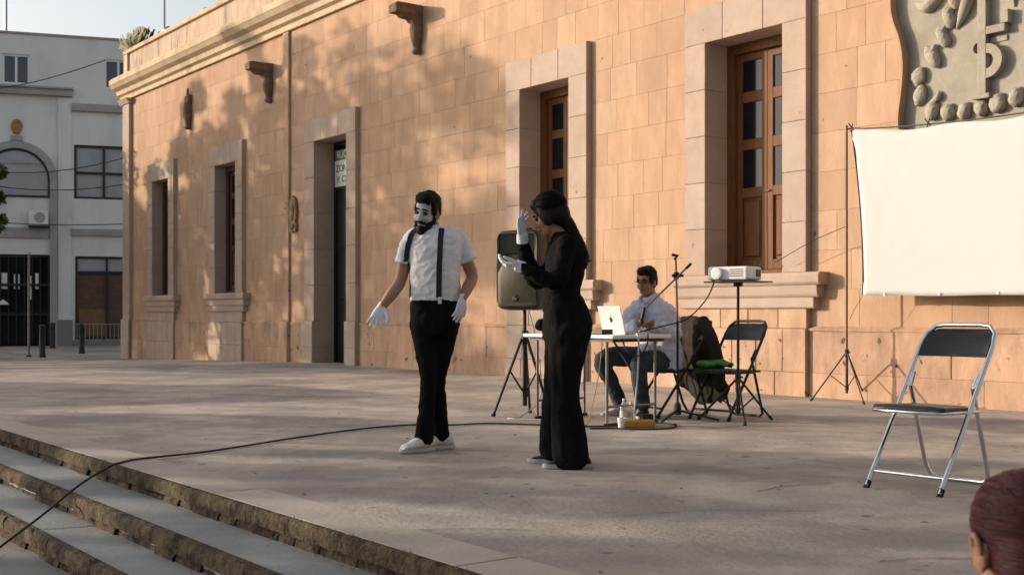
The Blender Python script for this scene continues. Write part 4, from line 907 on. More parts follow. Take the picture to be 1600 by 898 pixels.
# projector on its stand
PJ = V((1.93, 10.10, 0))
tripod('projector_stand', PJ, 0, 'dark tripod stand with a flat tray carrying the projector', 1.185, 0.36, 0.36, 'black_metal', 0.012, 0.16, 3, radians(-92), 0.010)
tray = empty('projector_tray', PJ + V((0, 0, 1.185)), FA + radians(14), 'flat black tray under the white projector', 'tray')
MB().box(-0.24, -0.17, 0, 0.24, 0.17, 0.012).build('plate', 'black_metal', tray, bevel=0.003); MB().tube([(0, 0, -0.03), (0, 0, 0)], 0.04, 10).build('mount', 'black_metal', tray)
pr = empty('projector', PJ + V((-0.03, 0.0, 1.205)), FA + radians(14), 'white box projector on the tripod tray', 'projector')
MB().box(-0.19, -0.13, 0.0, 0.19, 0.13, 0.115).build('case', 'white_plastic', pr, bevel=0.018)
MB().lathe([(0.05, 0), (0.05, 0.03), (0.036, 0.034)], (0, 0, 0), 18).xf(Matrix.Translation((-0.09, -0.128, 0.058)) @ Matrix.Rotation(pi / 2, 4, 'X')).build('lens', 'white_plastic', pr)
MB().box(0.192, 0.02, 0.03, 0.194, 0.10, 0.09).build('port_panel', 'dark_print', pr)
for k in range(4): MB().box(0.02, -0.132, 0.03 + 0.018 * k, 0.15, -0.1305, 0.038 + 0.018 * k).build('vent', 'grey_print', pr)
for (x, y) in ((-0.15, -0.1), (0.15, -0.1), (0, 0.1)): MB().lathe([(0.012, -0.009), (0.012, 0.002)], (x, y, 0), 8).build('foot', 'rubber', pr)
tag(MB().tube(smooth_path([PJ + V((-0.18, 0.02, 1.25)), PJ + V((-0.26, 0.05, 1.05)), PJ + V((-0.42, 0.1, 0.88)), PJ + V((-0.6, 0.15, 0.82)), PJ + V((-0.85, 0.1, 0.76))], 6), 0.006, 6).build('projector_cable', 'cable'), 'dark cable drooping from the projector to the table', 'cable')
# microphone stand
mst = empty('microphone_stand', (1.43, 10.22, 0), 0, 'black boom microphone stand in front of the seated man', 'microphone stand')
MB().tube([(0, 0, 0.05), (0, 0, 0.86)], 0.011, 8).build('lower_tube', 'black_metal', mst); MB().tube([(0, 0, 0.86), (-0.015, 0, 1.40)], 0.0085, 8).build('upper_tube', 'steel', mst)
MB().lathe([(0.03, 0.05), (0.035, 0.08), (0.03, 0.13), (0.016, 0.16)], (0, 0, 0), 10).build('hub', 'black_metal', mst)
for a in (radians(-120), radians(-20), radians(95)):
    MB().tube([(0, 0, 0.09), (cos(a) * 0.36, sin(a) * 0.36, 0.014)], 0.010, 8).build('leg', 'black_metal', mst)
MB().lathe([(0.02, 1.22), (0.024, 1.23), (0.024, 1.27), (0.02, 1.28)], (-0.01, 0, 0), 10).build('boom_clamp', 'black_metal', mst)
MB().tube([(-0.05, -0.012, 1.25), (0.05, -0.012, 1.25)], 0.013, 8).build('clamp_knob', 'black_metal', mst)
MB().tube([(-0.285, -0.02, 0.965), (0.105, -0.02, 1.345)], 0.008, 8).build('boom', 'steel', mst); MB().tube([(0.07, -0.02, 1.31), (0.115, -0.02, 1.355)], 0.012, 8).build('boom_grip', 'black_metal', mst)
MB().tube([(-0.03, 0, 1.39), (0.0, 0, 1.42), (-0.05, -0.01, 1.43)], [0.012, 0.016, 0.014], 8).build('mic_clip', 'black_metal', mst)
mic = empty('microphone', (1.43 - 0.30, 10.2, 0.95), 0, 'black microphone hanging from the boom by the seated man', 'microphone')
m2 = MB(); m2.limb([(0.01, 0, 0.02), (0.0, 0, -0.03), (-0.01, 0, -0.07)], [0.012, 0.016, 0.015], 10); m2.build('body', 'black_metal', mic, smooth=180)
m2 = MB(); m2.ell((-0.013, 0, -0.095), (0.023, 0.023, 0.028)); m2.build('head', 'dark_print', mic, smooth=180)
# things under and beside the table
p0 = V((0.985, 9.62, 0))
small('amber_tray', MB().box(-0.14, -0.09, 0, 0.14, 0.09, 0.055), 'amber', p0 + V((0.03, 0.02, 0.001)), 'flat amber plastic box on the floor under the table', 'box', radians(5), bevel=0.01)
for dx, dy, h, lb in ((-0.06, 0.16, 0.22, 'tall clear plastic bottle standing behind the amber box'), (0.0, 0.19, 0.19, 'short clear plastic bottle right of the tall one, behind the amber box')):
    b = empty('plastic_bottle', p0 + V((dx, dy, 0.001)), 0, lb, 'bottle', 'bottles under the table')
    MB().lathe([(0.03, 0), (0.034, 0.01), (0.034, h * 0.65), (0.02, h * 0.82), (0.012, h * 0.88), (0.012, h * 0.95)], (0, 0, 0), 14).build('body', 'clear', b, smooth=50)
    MB().lathe([(0.014, h * 0.93), (0.014, h)], (0, 0, 0), 10).build('cap', 'white_plastic', b); MB().lathe([(0.0345, h * 0.3), (0.0345, h * 0.55)], (0, 0, 0), 14).build('wrapper', 'white_cable', b)
small('power_adapter', MB().box(-0.05, -0.035, 0, 0.05, 0.035, 0.09), 'dark_print', p0 + V((0.13, 0.18, 0.001)), 'black power adapter on the floor right of the bottles', 'adapter', 0.3, bevel=0.006)
small('paper_cup', MB().lathe([(0.026, 0), (0.034, 0.08), (0.032, 0.08), (0.025, 0.006)], (0, 0, 0), 14), 'white_plastic', p0 + V((-0.10, -0.06, 0.001)), 'small white cup on the floor at the left of the amber box', 'cup', 0)
def cable(name, pts, r, mat, label, sub=8, cat='cable'):
    return tag(MB().tube([V(p) for p in smooth_path(pts, sub)], r, 6).build(name, mat, None, smooth=180), label, cat)
# the long cable: up the steps and over the stage to the table
E_ = []
def on(lx, out, z): p = fw(lx, out, z); return (p.x, p.y, p.z + 0.009)
cable('stage_cable', [on(3.0, 10.2, G0), on(2.6, 9.6, G0), on(2.33, 9.22, G0 + 0.003), on(2.10, 8.90, -0.236), on(1.95, 8.74, -0.178), on(1.80, 8.59, -0.118), on(1.68, 8.43, -0.055), on(1.58, 8.27, -0.004), on(1.54, 8.20, 0.004),
      (-2.33, 7.38, 0.014), (-2.05, 7.75, 0.011), (-1.84, 8.15, 0.011), (-1.633, 8.60, 0.011), (-1.3, 9.2, 0.011), (-1.034, 9.55, 0.011), (-0.789, 9.72, 0.011), (-0.5, 9.70, 0.011), (-0.213, 9.83, 0.011), (0.2, 9.72, 0.011), (0.517, 9.58, 0.011), (0.75, 9.60, 0.011), (0.95, 9.80, 0.011)], 0.0072, 'cable', 'long black cable running up the steps and across the stage', 6)
cable('floor_cable', [(0.62, 9.42, 0.008), (0.8, 9.46, 0.008), (1.0, 9.36, 0.008), (1.25, 9.45, 0.008), (1.35, 9.75, 0.008), (1.2, 9.95, 0.008)], 0.007, 'cable', 'black cord looped on the floor under the table')
cable('hanging_cable', [(0.96, 9.80, 0.755), (0.90, 9.62, 0.72), (0.93, 9.56, 0.62), (1.02, 9.58, 0.58), (1.1, 9.66, 0.66), (1.12, 9.75, 0.76)], 0.006, 'cable', 'black cable loop hanging off the table edge by the laptop')
cable('white_cable', [(1.02, 9.70, 0.757), (1.03, 9.63, 0.70), (1.02, 9.62, 0.4), (1.0, 9.66, 0.12), (1.02, 9.72, 0.012)], 0.007, 'white_cable', 'pale cable hanging straight down from the table')
cable('thin_cord', [(0.78, 10.2, 0.70), (0.74, 10.1, 0.4), (0.66, 9.9, 0.1), (0.62, 9.75, 0.01), (0.5, 9.7, 0.008)], 0.004, 'amber', 'thin reddish cord hanging from the table to the floor')
cable('speaker_lead', [(SP.x, SP.y + 0.16, 1.1), (SP.x + 0.1, SP.y + 0.2, 0.7), (SP.x + 0.15, SP.y + 0.05, 0.2), (SP.x - 0.02, SP.y - 0.2, 0.02), (SP.x - 0.15, SP.y - 0.38, 0.01), (SP.x + 0.05, SP.y - 0.5, 0.01), (SP.x + 0.3, SP.y - 0.6, 0.01)], 0.006, 'white_cable', 'pale lead coiled at the foot of the loudspeaker stand')

# ------------------------------------------------------------------ people
def basis(fwd, up=(0, 0, 1)):
    f = V(fwd).normalized(); u = V(up); u = (u - f * u.dot(f)).normalized(); r = f.cross(u)      # r = the figure's right
    return Matrix((r, f, u)).transposed()            # columns: right, forward, up
def head_shapes(mb, c, B, s=1.0):
    def E(p, r): mb.ell(V(c) + B @ (V(p) * s), tuple(q * s for q in r), B, 18, 12)
    E((0, -.015, .045), (.075, .094, .084)); E((0, .018, -.03), (.062, .068, .088)); E((0, .03, -.085), (.05, .045, .034)); E((0, .062, -.102), (.022, .020, .016))
    E((0, .070, .028), (.050, .020, .012))
    for q in (-1, 1):
        E((q * .036, .055, -.032), (.026, .028, .026)); E((q * .0765, -.008, -.012), (.010, .021, .033)); E((q * .011, .096, -.040), (.010, .010, .008))
    mb.limb([V(c) + B @ (V((0, .080, .010)) * s), V(c) + B @ (V((0, .098, -.018)) * s), V(c) + B @ (V((0, .108, -.036)) * s)], [.010 * s, .011 * s, .013 * s], 10, 3)
    E((0, .084, -.062), (.023, .010, .006)); E((0, .082, -.072), (.020, .011, .006))
def face_bits(c, B, s, parent, eye='eye_dark', brow='hair', mouth='lip', brow_tilt=0.0, glasses=False, er=0.0125):
    for q in (-1, 1):
        m2 = MB(); m2.ell(V(c) + B @ (V((q * .031, .077, .002)) * s), (er * 1.35 * s, .010 * s, er * 0.8 * s), B, 12, 8); m2.build('eye', eye, parent, smooth=180)
        m2 = MB(); m2.limb([V(c) + B @ (V((q * .014, .090, .026 + brow_tilt)) * s), V(c) + B @ (V((q * .032, .088, .031)) * s), V(c) + B @ (V((q * .052, .074, .026 - brow_tilt)) * s)], [.005 * s, .006 * s, .003 * s], 8, 3); m2.build('eyebrow', brow, parent, smooth=180)
    m2 = MB(); m2.limb([V(c) + B @ (V((-.022, .083, -.067)) * s), V(c) + B @ (V((0, .0945, -.066)) * s), V(c) + B @ (V((.022, .083, -.067)) * s)], [.003 * s, .0055 * s, .003 * s], 8, 3); m2.build('mouth', mouth, parent, smooth=180)
    if glasses:
        g = MB()
        for q in (-1, 1):
            pts = [V(c) + B @ (V((q * .034 + .027 * cos(2 * pi * k / 14), .098 - .004 * abs(cos(2 * pi * k / 14)), .002 + .019 * sin(2 * pi * k / 14))) * s) for k in range(15)]
            g.tube(pts, .0011 * s, 6); g.tube([V(c) + B @ (V((q * .061, .094, .006)) * s), V(c) + B @ (V((q * .08, .0, .004)) * s)], .0025 * s, 6)
        g.tube([V(c) + B @ (V((-.008, .101, .006)) * s), V(c) + B @ (V((.008, .101, .006)) * s)], .003 * s, 6); g.build('glasses', 'dark_print', parent)
def hand_shapes(mb, wrist, d, palm, thumb_side, curl=0.35, spread=0.12, L=0.185, curls=None):
    """wrist point, pointing direction, palm normal; thumb_side +1/-1 along d x palm"""
    d = V(d).normalized(); n_ = V(palm); n_ = (n_ - d * n_.dot(d)).normalized(); t = d.cross(n_) * thumb_side; w_ = V(wrist); k = L / 0.185
    rings = []
    for (a, hw, th) in ((-0.03, .026, .021), (0.0, .029, .020), (.03, .038, .018), (.065, .043, .016), (.088, .042, .013)):
        rings.append([w_ + d * a * k + t * hw * k * cos(2 * pi * q / 12) + n_ * th * k * sin(2 * pi * q / 12) for q in range(12)])
    mb.loft(rings)
    for i, (off, ln, r) in enumerate(((.031, .074, .0092), (.0105, .083, .0096), (-.010, .077, .0092), (-.030, .060, .0082))):
        cl = (curls[i] if curls else curl); sp_ = spread * (1.5 - i)
        base = w_ + d * .080 * k + t * off * k; dd = (d + t * sp_ * 0.5).normalized(); pts = [base - d * .02 * k]; p = base; an = 0
        for f_ in (0.45, 0.32, 0.23):
            an += cl; dv = (dd * cos(an) + n_ * sin(an)); pts.append(p); p = p + dv * ln * f_ * k
        pts.append(p); mb.limb(pts, [r * k, r * k, r * .95 * k, r * .9 * k, r * .78 * k], 9, 3)
    b = w_ + d * .012 * k + t * .026 * k; th = [b, b + (d * .03 + t * .028 + n_ * .010) * k, b + (d * .062 + t * .046 + n_ * .016) * k, b + (d * .088 + t * .052 + n_ * .022) * k]
    mb.limb(th, [.016 * k, .0135 * k, .011 * k, .009 * k], 9, 3)
def torso_rings(rows, fwd, n=22, e=0.85):
    """rows: (x, y, z, half width, half depth)"""
    B = basis(fwd); out = []
    for (x, y, z, hw, hd) in rows:
        r = []
        for k in range(n):
            a = 2 * pi * k / n; ca = abs(cos(a)) ** e * (1 if cos(a) >= 0 else -1); sa = abs(sin(a)) ** e * (1 if sin(a) >= 0 else -1)
            r.append(V((x, y, z)) + B @ V((hw * ca, hd * sa, 0)))
        out.append(r)
    return out
def shoe(parent, heel, toe, mat, sole_mat, h=0.085, wd=0.046, ankle=None):
    heel = V(heel); toe = V(toe); d = (toe - heel); L = d.length; d.normalize(); side = V((-d.y, d.x, 0)); up = V((0, 0, 1)); m2 = MB(); rings = []
    for (a, hw, z1) in ((-0.02, .55, .55), (0.03, .78, .88), (0.2, .82, 1.0), (0.36, .80, .98), (0.55, .94, .82), (0.75, 1.0, .60), (0.9, .88, .50), (0.985, .5, .34)):
        c = heel + d * a * L; r = []
        for k in range(14):
            q = 2 * pi * k / 14; r.append(c + side * wd * hw * cos(q) + up * (0.022 + (h * z1 - 0.022) * (0.5 + 0.5 * sin(q))))
        rings.append(r)
    m2.loft(rings); u = fuse(m2, 'shoe', mat, parent, 0.007, 3)
    s_ = MB(); rings = []
    for z in (0.003, 0.010, 0.026, 0.030):
        ex = 1.06 if z > 0.005 else 0.99
        rings.append([heel + d * (0.49 + 0.53 * ex * cos(q)) * L + side * wd * ex * (1.06 - 0.14 * max(0, -cos(q))) * (abs(sin(q)) ** 0.8) * (1 if sin(q) > 0 else -1) + up * z for q in [2 * pi * k / 26 for k in range(26)]])
    s_.loft(rings); s_.build('sole', sole_mat, u, smooth=40)
    return u
def band(parent, target, path, view, half, mat, name='strap', off=0.006):
    """a flat strap laid on the surface of a garment along a path seen from one side"""
    me = target.data; bv = BVHTree.FromPolygons([v.co for v in me.vertices], [tuple(p.vertices) for p in me.polygons])
    d = -V(view).normalized(); P = []
    for p in smooth_path(path, 6):
        h = bv.ray_cast(V(p) - d * 1.0, d)
        if h[0] is not None: P.append((h[0], h[1]))
    m2 = MB(); vs = []
    for i, (p, nn) in enumerate(P):
        t = (P[min(i + 1, len(P) - 1)][0] - P[max(i - 1, 0)][0]).normalized(); s_ = t.cross(nn).normalized()
        vs += [p - s_ * half + nn * off, p + s_ * half + nn * off, p + s_ * half - nn * 0.004, p - s_ * half - nn * 0.004]
    n = len(P); fs = []
    for i in range(n - 1):
        for k in range(4): a = 4 * i + k; b = 4 * i + (k + 1) % 4; fs.append((a, b, b + 4, a + 4))
    m2.add(vs, fs); return m2.build(name, mat, parent, smooth=40)
def folds(amp, fx, fz, seed=0.0, horiz=0.0):
    def f(c):
        q = V((c.x * fx + seed, c.y * fx, c.z * fz)); r = noise.noise(q)
        rid = (0.35 - abs(noise.noise(q * 1.9 + V((7, 1, 3))))) * 1.6
        w_ = noise.noise(V((c.x * 5, c.y * 5, c.z * 5 + seed))) * 0.10
        h = (0.3 - abs(noise.noise(V((c.x * 5 + seed, c.y * 5, (c.z + w_) * 26))))) * horiz * 1.6
        return amp * (r + rid) + h
    return f

def strands(parent, c, B, ctr, rad, mat, n, gather, rd, r=0.0013, lift=0.004, front=0.55):
    """combed hair: thin strands laid over the skull from the hairline to where it is gathered"""
    mb = MB(); g = V(gather); g = V((g.x / rad[0], g.y / rad[1], g.z / rad[2])).normalized()
    for k in range(n):
        a = rd.uniform(-0.25 * pi, 1.25 * pi); f = rd.uniform(-0.55, front); q = sqrt(1 - f * f)
        d0 = V((q * cos(a), f, q * sin(a))); t0 = rd.uniform(0.0, 0.35); t1 = rd.uniform(0.6, 1.0); pts = []; ph = rd.uniform(0, 6); lf = rd.uniform(0.0, lift)
        for j in range(9):
            t = t0 + (t1 - t0) * j / 8; d = d0.lerp(g, t); d = d.normalized() if d.length > 0.05 else g
            p = V((d.x * (rad[0] + lf), d.y * (rad[1] + lf), d.z * (rad[2] + lf))) + V(ctr); pts.append(V(c) + B @ (p + V((0, 0, 0.0012 * sin(ph + 5 * t)))))
        mb.tube(pts, [r * (0.5 + 0.5 * sin(pi * (0.1 + 0.8 * j / 8))) for j in range(9)], 3, cap=False)
    return mb.build('hair_strands', mat, parent, smooth=180, fix=False, kind='stuff')
def tufts(parent, hair, mat, n, rd, L, zmin, droop=V((0, 0, -0.4)), w=0.0022):
    """short cropped hair: little blades standing off the hair surface"""
    mb = MB(); P = [p for p in hair.data.polygons]
    for k in range(n):
        p = P[rd.randrange(len(P))]; nn = p.normal; c = p.center
        t = nn.cross(V((rd.gauss(0, 1), rd.gauss(0, 1), rd.gauss(0, 1)))).normalized(); d = (nn * 0.5 + t * 0.9 + droop).normalized(); q = d.cross(nn).normalized() * w; l = L * rd.uniform(0.5, 1.2)
        mb.add([c - q - nn * 0.002, c + q - nn * 0.002, c + d * l], [(0, 1, 2)])
    return mb.build('hair_strands', mat, parent, fix=False, kind='stuff')

# --- man in white t-shirt, shrugging
MR = empty('person', (-0.56, 7.98, 0.0), 0, 'bearded man in white t-shirt, dark suspenders and white gloves, shrugging', 'person')
hc = V((-0.012, -0.04, 1.60)); HB = basis((-0.42, -0.90, -0.20), (0.14, -0.1, 1))
body = MB(); head_shapes(body, hc, HB)
tf = (-0.25, -0.97, 0)
body.limb([(0.03, 0.02, 1.40), (0.02, 0.01, 1.48), (0.0, -0.02, 1.56)], [.066, .058, .056])
rows = [(0.043, 0, 0.90, .145, .095), (0.043, 0, 1.02, .145, .10), (0.045, 0, 1.2, .15, .11), (0.045, 0, 1.34, .165, .105), (0.043, 0, 1.43, .145, .08), (0.035, 0, 1.47, .07, .06)]
body.loft(torso_rings(rows, tf))
body.limb([(-0.115, 0, 1.40), (-0.165, 0.01, 1.27), (-0.196, 0.0, 1.135), (-0.245, -0.07, 1.05), (-0.302, -0.14, 0.965)], [.05, .046, .042, .040, .028])
body.limb([(0.20, 0, 1.40), (0.245, 0.03, 1.29), (0.288, 0.05, 1.175), (0.262, -0.03, 1.095), (0.232, -0.10, 1.022)], [.05, .046, .042, .040, .028])
body.limb([(-0.03, 0, 0.86), (-0.016, -0.03, 0.68), (0.0, -0.055, 0.48), (-0.008, -0.075, 0.30), (-0.026, -0.086, 0.10)], [.075, .058, .038, .036, .032]); body.limb([(0.112, 0.01, 0.86), (0.086, 0.025, 0.68), (0.056, 0.035, 0.48), (0.062, 0.055, 0.30), (0.072, 0.062, 0.10)], [.075, .058, .038, .036, .032])
bo = fuse(body, 'body', 'skin', MR, 0.0075, 3)
bo.data.materials.append(M['paint_white'])
for p in bo.data.polygons:
    q = HB.inverted() @ (p.center - hc)
    if q.y > 0.012 and -0.115 < q.z < 0.085 and abs(q.x) < 0.066: p.material_index = 1
face_bits(hc, HB, 1.0, bo, brow_tilt=0.004, er=0.0145)
hr = MB()
for (p, r) in (((0, -.022, .062), (.081, .095, .083)), ((0, .035, .098), (.066, .052, .042)), ((0, -.05, .01), (.078, .068, .085)), ((.066, .014, .03), (.016, .03, .05)), ((-.066, .014, .03), (.016, .03, .05))): hr.ell(hc + HB @ V(p), r, HB, 18, 12)
mh = fuse(hr, 'hair', 'hair', bo, 0.008, 2, lambda c: 0.006 * noise.noise(c * 45) + 0.003 * noise.noise(c * 110)); tufts(mh, mh, 'hair', 900, random.Random(1), 0.02, 0)
bd_ = MB()
for (p, r) in (((0, .052, -.108), (.042, .044, .034)), ((.046, .028, -.082), (.020, .042, .040)), ((-.046, .028, -.082), (.020, .042, .040)), ((.061, .004, -.045), (.012, .024, .045)), ((-.061, .004, -.045), (.012, .024, .045)), ((0, .07, -.118), (.030, .026, .026))): bd_.ell(hc + HB @ V(p), r, HB, 14, 10)
bd_.limb([hc + HB @ V((-.036, .074, -.068)), hc + HB @ V((-.018, .092, -.055)), hc + HB @ V((0, .099, -.052)), hc + HB @ V((.018, .092, -.055)), hc + HB @ V((.036, .074, -.068))], [.008, .009, .007, .009, .008], 8, 3)
mh = fuse(bd_, 'beard', 'hair', bo, 0.006, 2, lambda c: 0.004 * noise.noise(c * 70)); tufts(mh, mh, 'hair', 600, random.Random(2), 0.012, 0, V((0, 0, -0.7)))
sh = MB(); rows = [(0.043, 0, 1.0, .168, .122), (0.043, 0, 1.06, .170, .128), (0.042, -.005, 1.14, .168, .135), (0.043, -.005, 1.25, .168, .135), (0.044, 0, 1.35, .182, .13), (0.043, 0, 1.43, .178, .112), (0.040, 0.005, 1.482, .135, .09), (0.032, 0.005, 1.512, .082, .070)]
sh.loft(torso_rings(rows, tf, 26, 0.8))
sh.tube(smooth_path([(-0.06, 0, 1.455), (-0.11, 0.004, 1.42), (-0.147, 0.006, 1.35), (-0.17, 0.006, 1.26)], 5), [.045, .052, .058, .061, .062] + [.062] * 6 + [.061, .060, .060, .061, .062], 18); sh.tube(smooth_path([(0.145, 0, 1.455), (0.195, 0.008, 1.42), (0.232, 0.018, 1.36), (0.262, 0.030, 1.278)], 5), [.045, .052, .058, .061, .062] + [.062] * 6 + [.061, .060, .060, .061, .062], 18)
shirt = fuse(sh, 'tshirt', 'tshirt', MR, 0.0085, 3, folds(0.006, 10, 12, 3.0, 0.006))
trs = MB(); trs.loft(torso_rings([(0.043, 0, 0.78, .14, .11), (0.043, 0, 0.88, .165, .125), (0.043, 0, 0.97, .168, .125), (0.043, 0, 1.015, .166, .125)], tf, 24, 0.8))
trs.limb([(-0.035, 0, 0.86), (-0.018, -0.03, 0.68), (0.0, -0.055, 0.48), (-0.008, -0.075, 0.30), (-0.028, -0.085, 0.085)], [.098, .077, .055, .056, .064], 18); trs.limb([(0.115, 0.01, 0.86), (0.086, 0.025, 0.68), (0.056, 0.035, 0.48), (0.062, 0.055, 0.30), (0.075, 0.065, 0.085)], [.096, .077, .055, .054, .062], 18)
fuse(trs, 'trousers', 'black_cloth', MR, 0.010, 3, folds(0.006, 9, 7, 8.0, 0.003))
band(MR, shirt, [(-0.062, 0, 1.485), (-0.082, 0, 1.43), (-0.105, 0, 1.33), (-0.122, 0, 1.20), (-0.125, 0, 1.03)], (-0.55, -0.83, 0), 0.017, 'navy', 'suspender')
band(MR, shirt, [(0.096, 0, 1.485), (0.094, 0, 1.44), (0.090, 0, 1.33), (0.086, 0, 1.2), (0.082, 0, 1.025)], (-0.05, -1, 0), 0.018, 'navy', 'suspender')
for x in (0.082,): MB().box(x - 0.012, -0.148, 0.985, x + 0.012, -0.132, 1.03).build('suspender_clip', 'chrome', MR)
g1 = MB(); hand_shapes(g1, (-0.305, -0.145, 0.962), (-0.30, -0.45, -0.80), (0.15, -0.75, 0.55), -1, 0.10, 0.32, 0.19); fuse(g1, 'glove', 'glove', MR, 0.0042, 2)
g1 = MB(); hand_shapes(g1, (0.231, -0.103, 1.018), (-0.22, -0.22, -0.95), (-0.75, 0.55, 0.0), 1, 0.16, 0.30, 0.185); fuse(g1, 'glove', 'glove', MR, 0.0042, 2)
shoe(MR, (0.03, -0.035, 0), (-0.165, -0.21, 0), 'white_shoe', 'sole', 0.118, 0.054); shoe(MR, (0.155, 0.085, 0), (-0.09, 0.0, 0), 'white_shoe', 'sole', 0.118, 0.053)

# --- woman in black, in profile
WR = empty('person', (0.308, 7.13, 0.0), 0, 'woman dressed in black with white gloves, dark hair tied back, one hand raised', 'person')
hc = V((-0.084, 0.0, 1.508)); HB = basis((-0.86, 0.34, -0.36)); fw_ = (-1, -0.08, 0)
body = MB(); head_shapes(body, hc, HB, 0.95)
body.limb([(0.0, 0.0, 1.32), (-0.02, 0, 1.39), (-0.07, 0, 1.46)], [.058, .050, .050])
rows = [(0.02, 0, 0.86, .15, .11), (0.0, 0, 1.04, .125, .085), (0.01, 0, 1.2, .14, .10), (0.012, 0, 1.30, .145, .09), (0.01, 0, 1.36, .09, .06)]
body.loft(torso_rings(rows, fw_))
body.limb([(0.015, -0.165, 1.31), (-0.02, -0.215, 1.2), (-0.045, -0.235, 1.10), (-0.16, -0.235, 1.14), (-0.26, -0.22, 1.19)], [.038, .034, .032, .030, .024]); body.limb([(0.01, 0.165, 1.31), (-0.07, 0.21, 1.2), (-0.16, 0.215, 1.12), (-0.215, 0.12, 1.25), (-0.246, 0.03, 1.385)], [.038, .034, .032, .030, .024])
body.limb([(0.03, -0.08, 0.84), (0.0, -0.09, 0.46), (0.05, -0.10, 0.08)], [.08, .05, .034]); body.limb([(0.02, 0.085, 0.84), (-0.03, 0.10, 0.46), (-0.03, 0.13, 0.08)], [.08, .05, .034])
bo = fuse(body, 'body', 'skin', WR, 0.0075, 3)
face_bits(hc, HB, 0.95, bo)
hr = MB()
for (p, r) in (((0, -.022, .052), (.084, .102, .090)), ((0, .03, .085), (.07, .062, .048)), ((0, -.06, -.01), (.075, .07, .085)), ((.062, -.012, .0), (.024, .06, .075)), ((-.062, -.012, .0), (.024, .06, .075))): hr.ell(hc + HB @ V(p), r, HB, 18, 12)
hr.limb([(-0.03, 0, 1.51), (0.025, -0.01, 1.46), (0.075, -0.03, 1.38), (0.112, -0.04, 1.31), (0.132, -0.05, 1.245), (0.128, -0.05, 1.19)], [.055, .044, .034, .030, .024, .012], 14)
fuse(hr, 'hair', 'hair', bo, 0.008, 8, lambda c: 0.004 * noise.noise(V((c.x * 40, c.y * 40, c.z * 16))))
strands(bo.children[-1], hc, HB, (0, -.022, .052), (.086, .104, .092), 'hair', 350, (0, -.09, -.05), random.Random(4), 0.0018, 0.006, 0.75)
tie = MB(); tie.ell((0.134, -0.052, 1.235), (.034, .034, .014)); tie.build('hair_tie', 'dark_print', bo, smooth=180)
sw = MB(); rows = [(0.008, 0, 0.93, .165, .128), (-0.002, 0, 1.0, .15, .112), (-0.006, 0, 1.06, .148, .105), (0.010, 0, 1.15, .150, .112), (0.014, 0, 1.25, .160, .116), (0.014, 0, 1.33, .155, .10), (0.008, 0, 1.375, .10, .075), (-0.006, 0, 1.41, .062, .060)]
sw.loft(torso_rings(rows, fw_, 26, 0.85))
sw.limb([(0.018, -0.14, 1.335), (-0.008, -0.2, 1.22), (-0.04, -0.238, 1.105), (-0.15, -0.24, 1.135), (-0.245, -0.222, 1.185)], [.058, .052, .047, .042, .036], 16); sw.limb([(0.012, 0.14, 1.335), (-0.06, 0.2, 1.22), (-0.155, 0.218, 1.125), (-0.212, 0.125, 1.25), (-0.243, 0.04, 1.355)], [.064, .058, .054, .048, .038], 16)
fuse(sw, 'sweater', 'black_knit', WR, 0.0095, 3, folds(0.007, 10, 10, 1.0, 0.006))
trs = MB(); trs.loft(torso_rings([(0.018, 0, 0.76, .165, .14), (0.026, 0, 0.86, .178, .148), (0.014, 0, 0.95, .165, .13), (-0.002, 0, 1.03, .145, .105)], fw_, 24, 0.85))
trs.limb([(0.028, -0.075, 0.82), (0.012, -0.085, 0.62), (0.006, -0.092, 0.46), (0.022, -0.098, 0.26), (0.04, -0.105, 0.06)], [.123, .106, .088, .094, .112], 20); trs.limb([(0.015, 0.08, 0.82), (-0.01, 0.09, 0.62), (-0.036, 0.115, 0.46), (-0.042, 0.135, 0.26), (-0.045, 0.15, 0.075)], [.123, .102, .084, .086, .098], 20)
fuse(trs, 'wide_trousers', 'black_cloth', WR, 0.011, 3, folds(0.008, 11, 4, 5.0))
g1 = MB(); hand_shapes(g1, (-0.262, -0.22, 1.195), (-0.97, 0.05, 0.12), (0.05, 0.25, 0.95), -1, 0.42, 0.12, 0.175); g1.tube([(-0.235, -0.222, 1.183), (-0.285, -0.22, 1.20)], [.036, .034], 12); fuse(g1, 'glove', 'glove', WR, 0.0042, 2)
g1 = MB(); hand_shapes(g1, (-0.247, 0.025, 1.39), (0.02, -0.02, 1.0), (0.75, -0.5, 0.0), -1, 0.10, 0.20, 0.175, [0.04, 0.06, 0.22, 0.35]); g1.tube([(-0.243, 0.042, 1.345), (-0.247, 0.025, 1.40)], [.037, .034], 12); fuse(g1, 'glove', 'glove', WR, 0.0042, 2)
shoe(WR, (0.158, -0.10, 0), (-0.115, -0.115, 0), 'black_shoe', 'grey_sole', 0.08, 0.045); shoe(WR, (0.06, 0.135, 0), (-0.20, 0.15, 0), 'black_shoe', 'grey_sole', 0.08, 0.045)

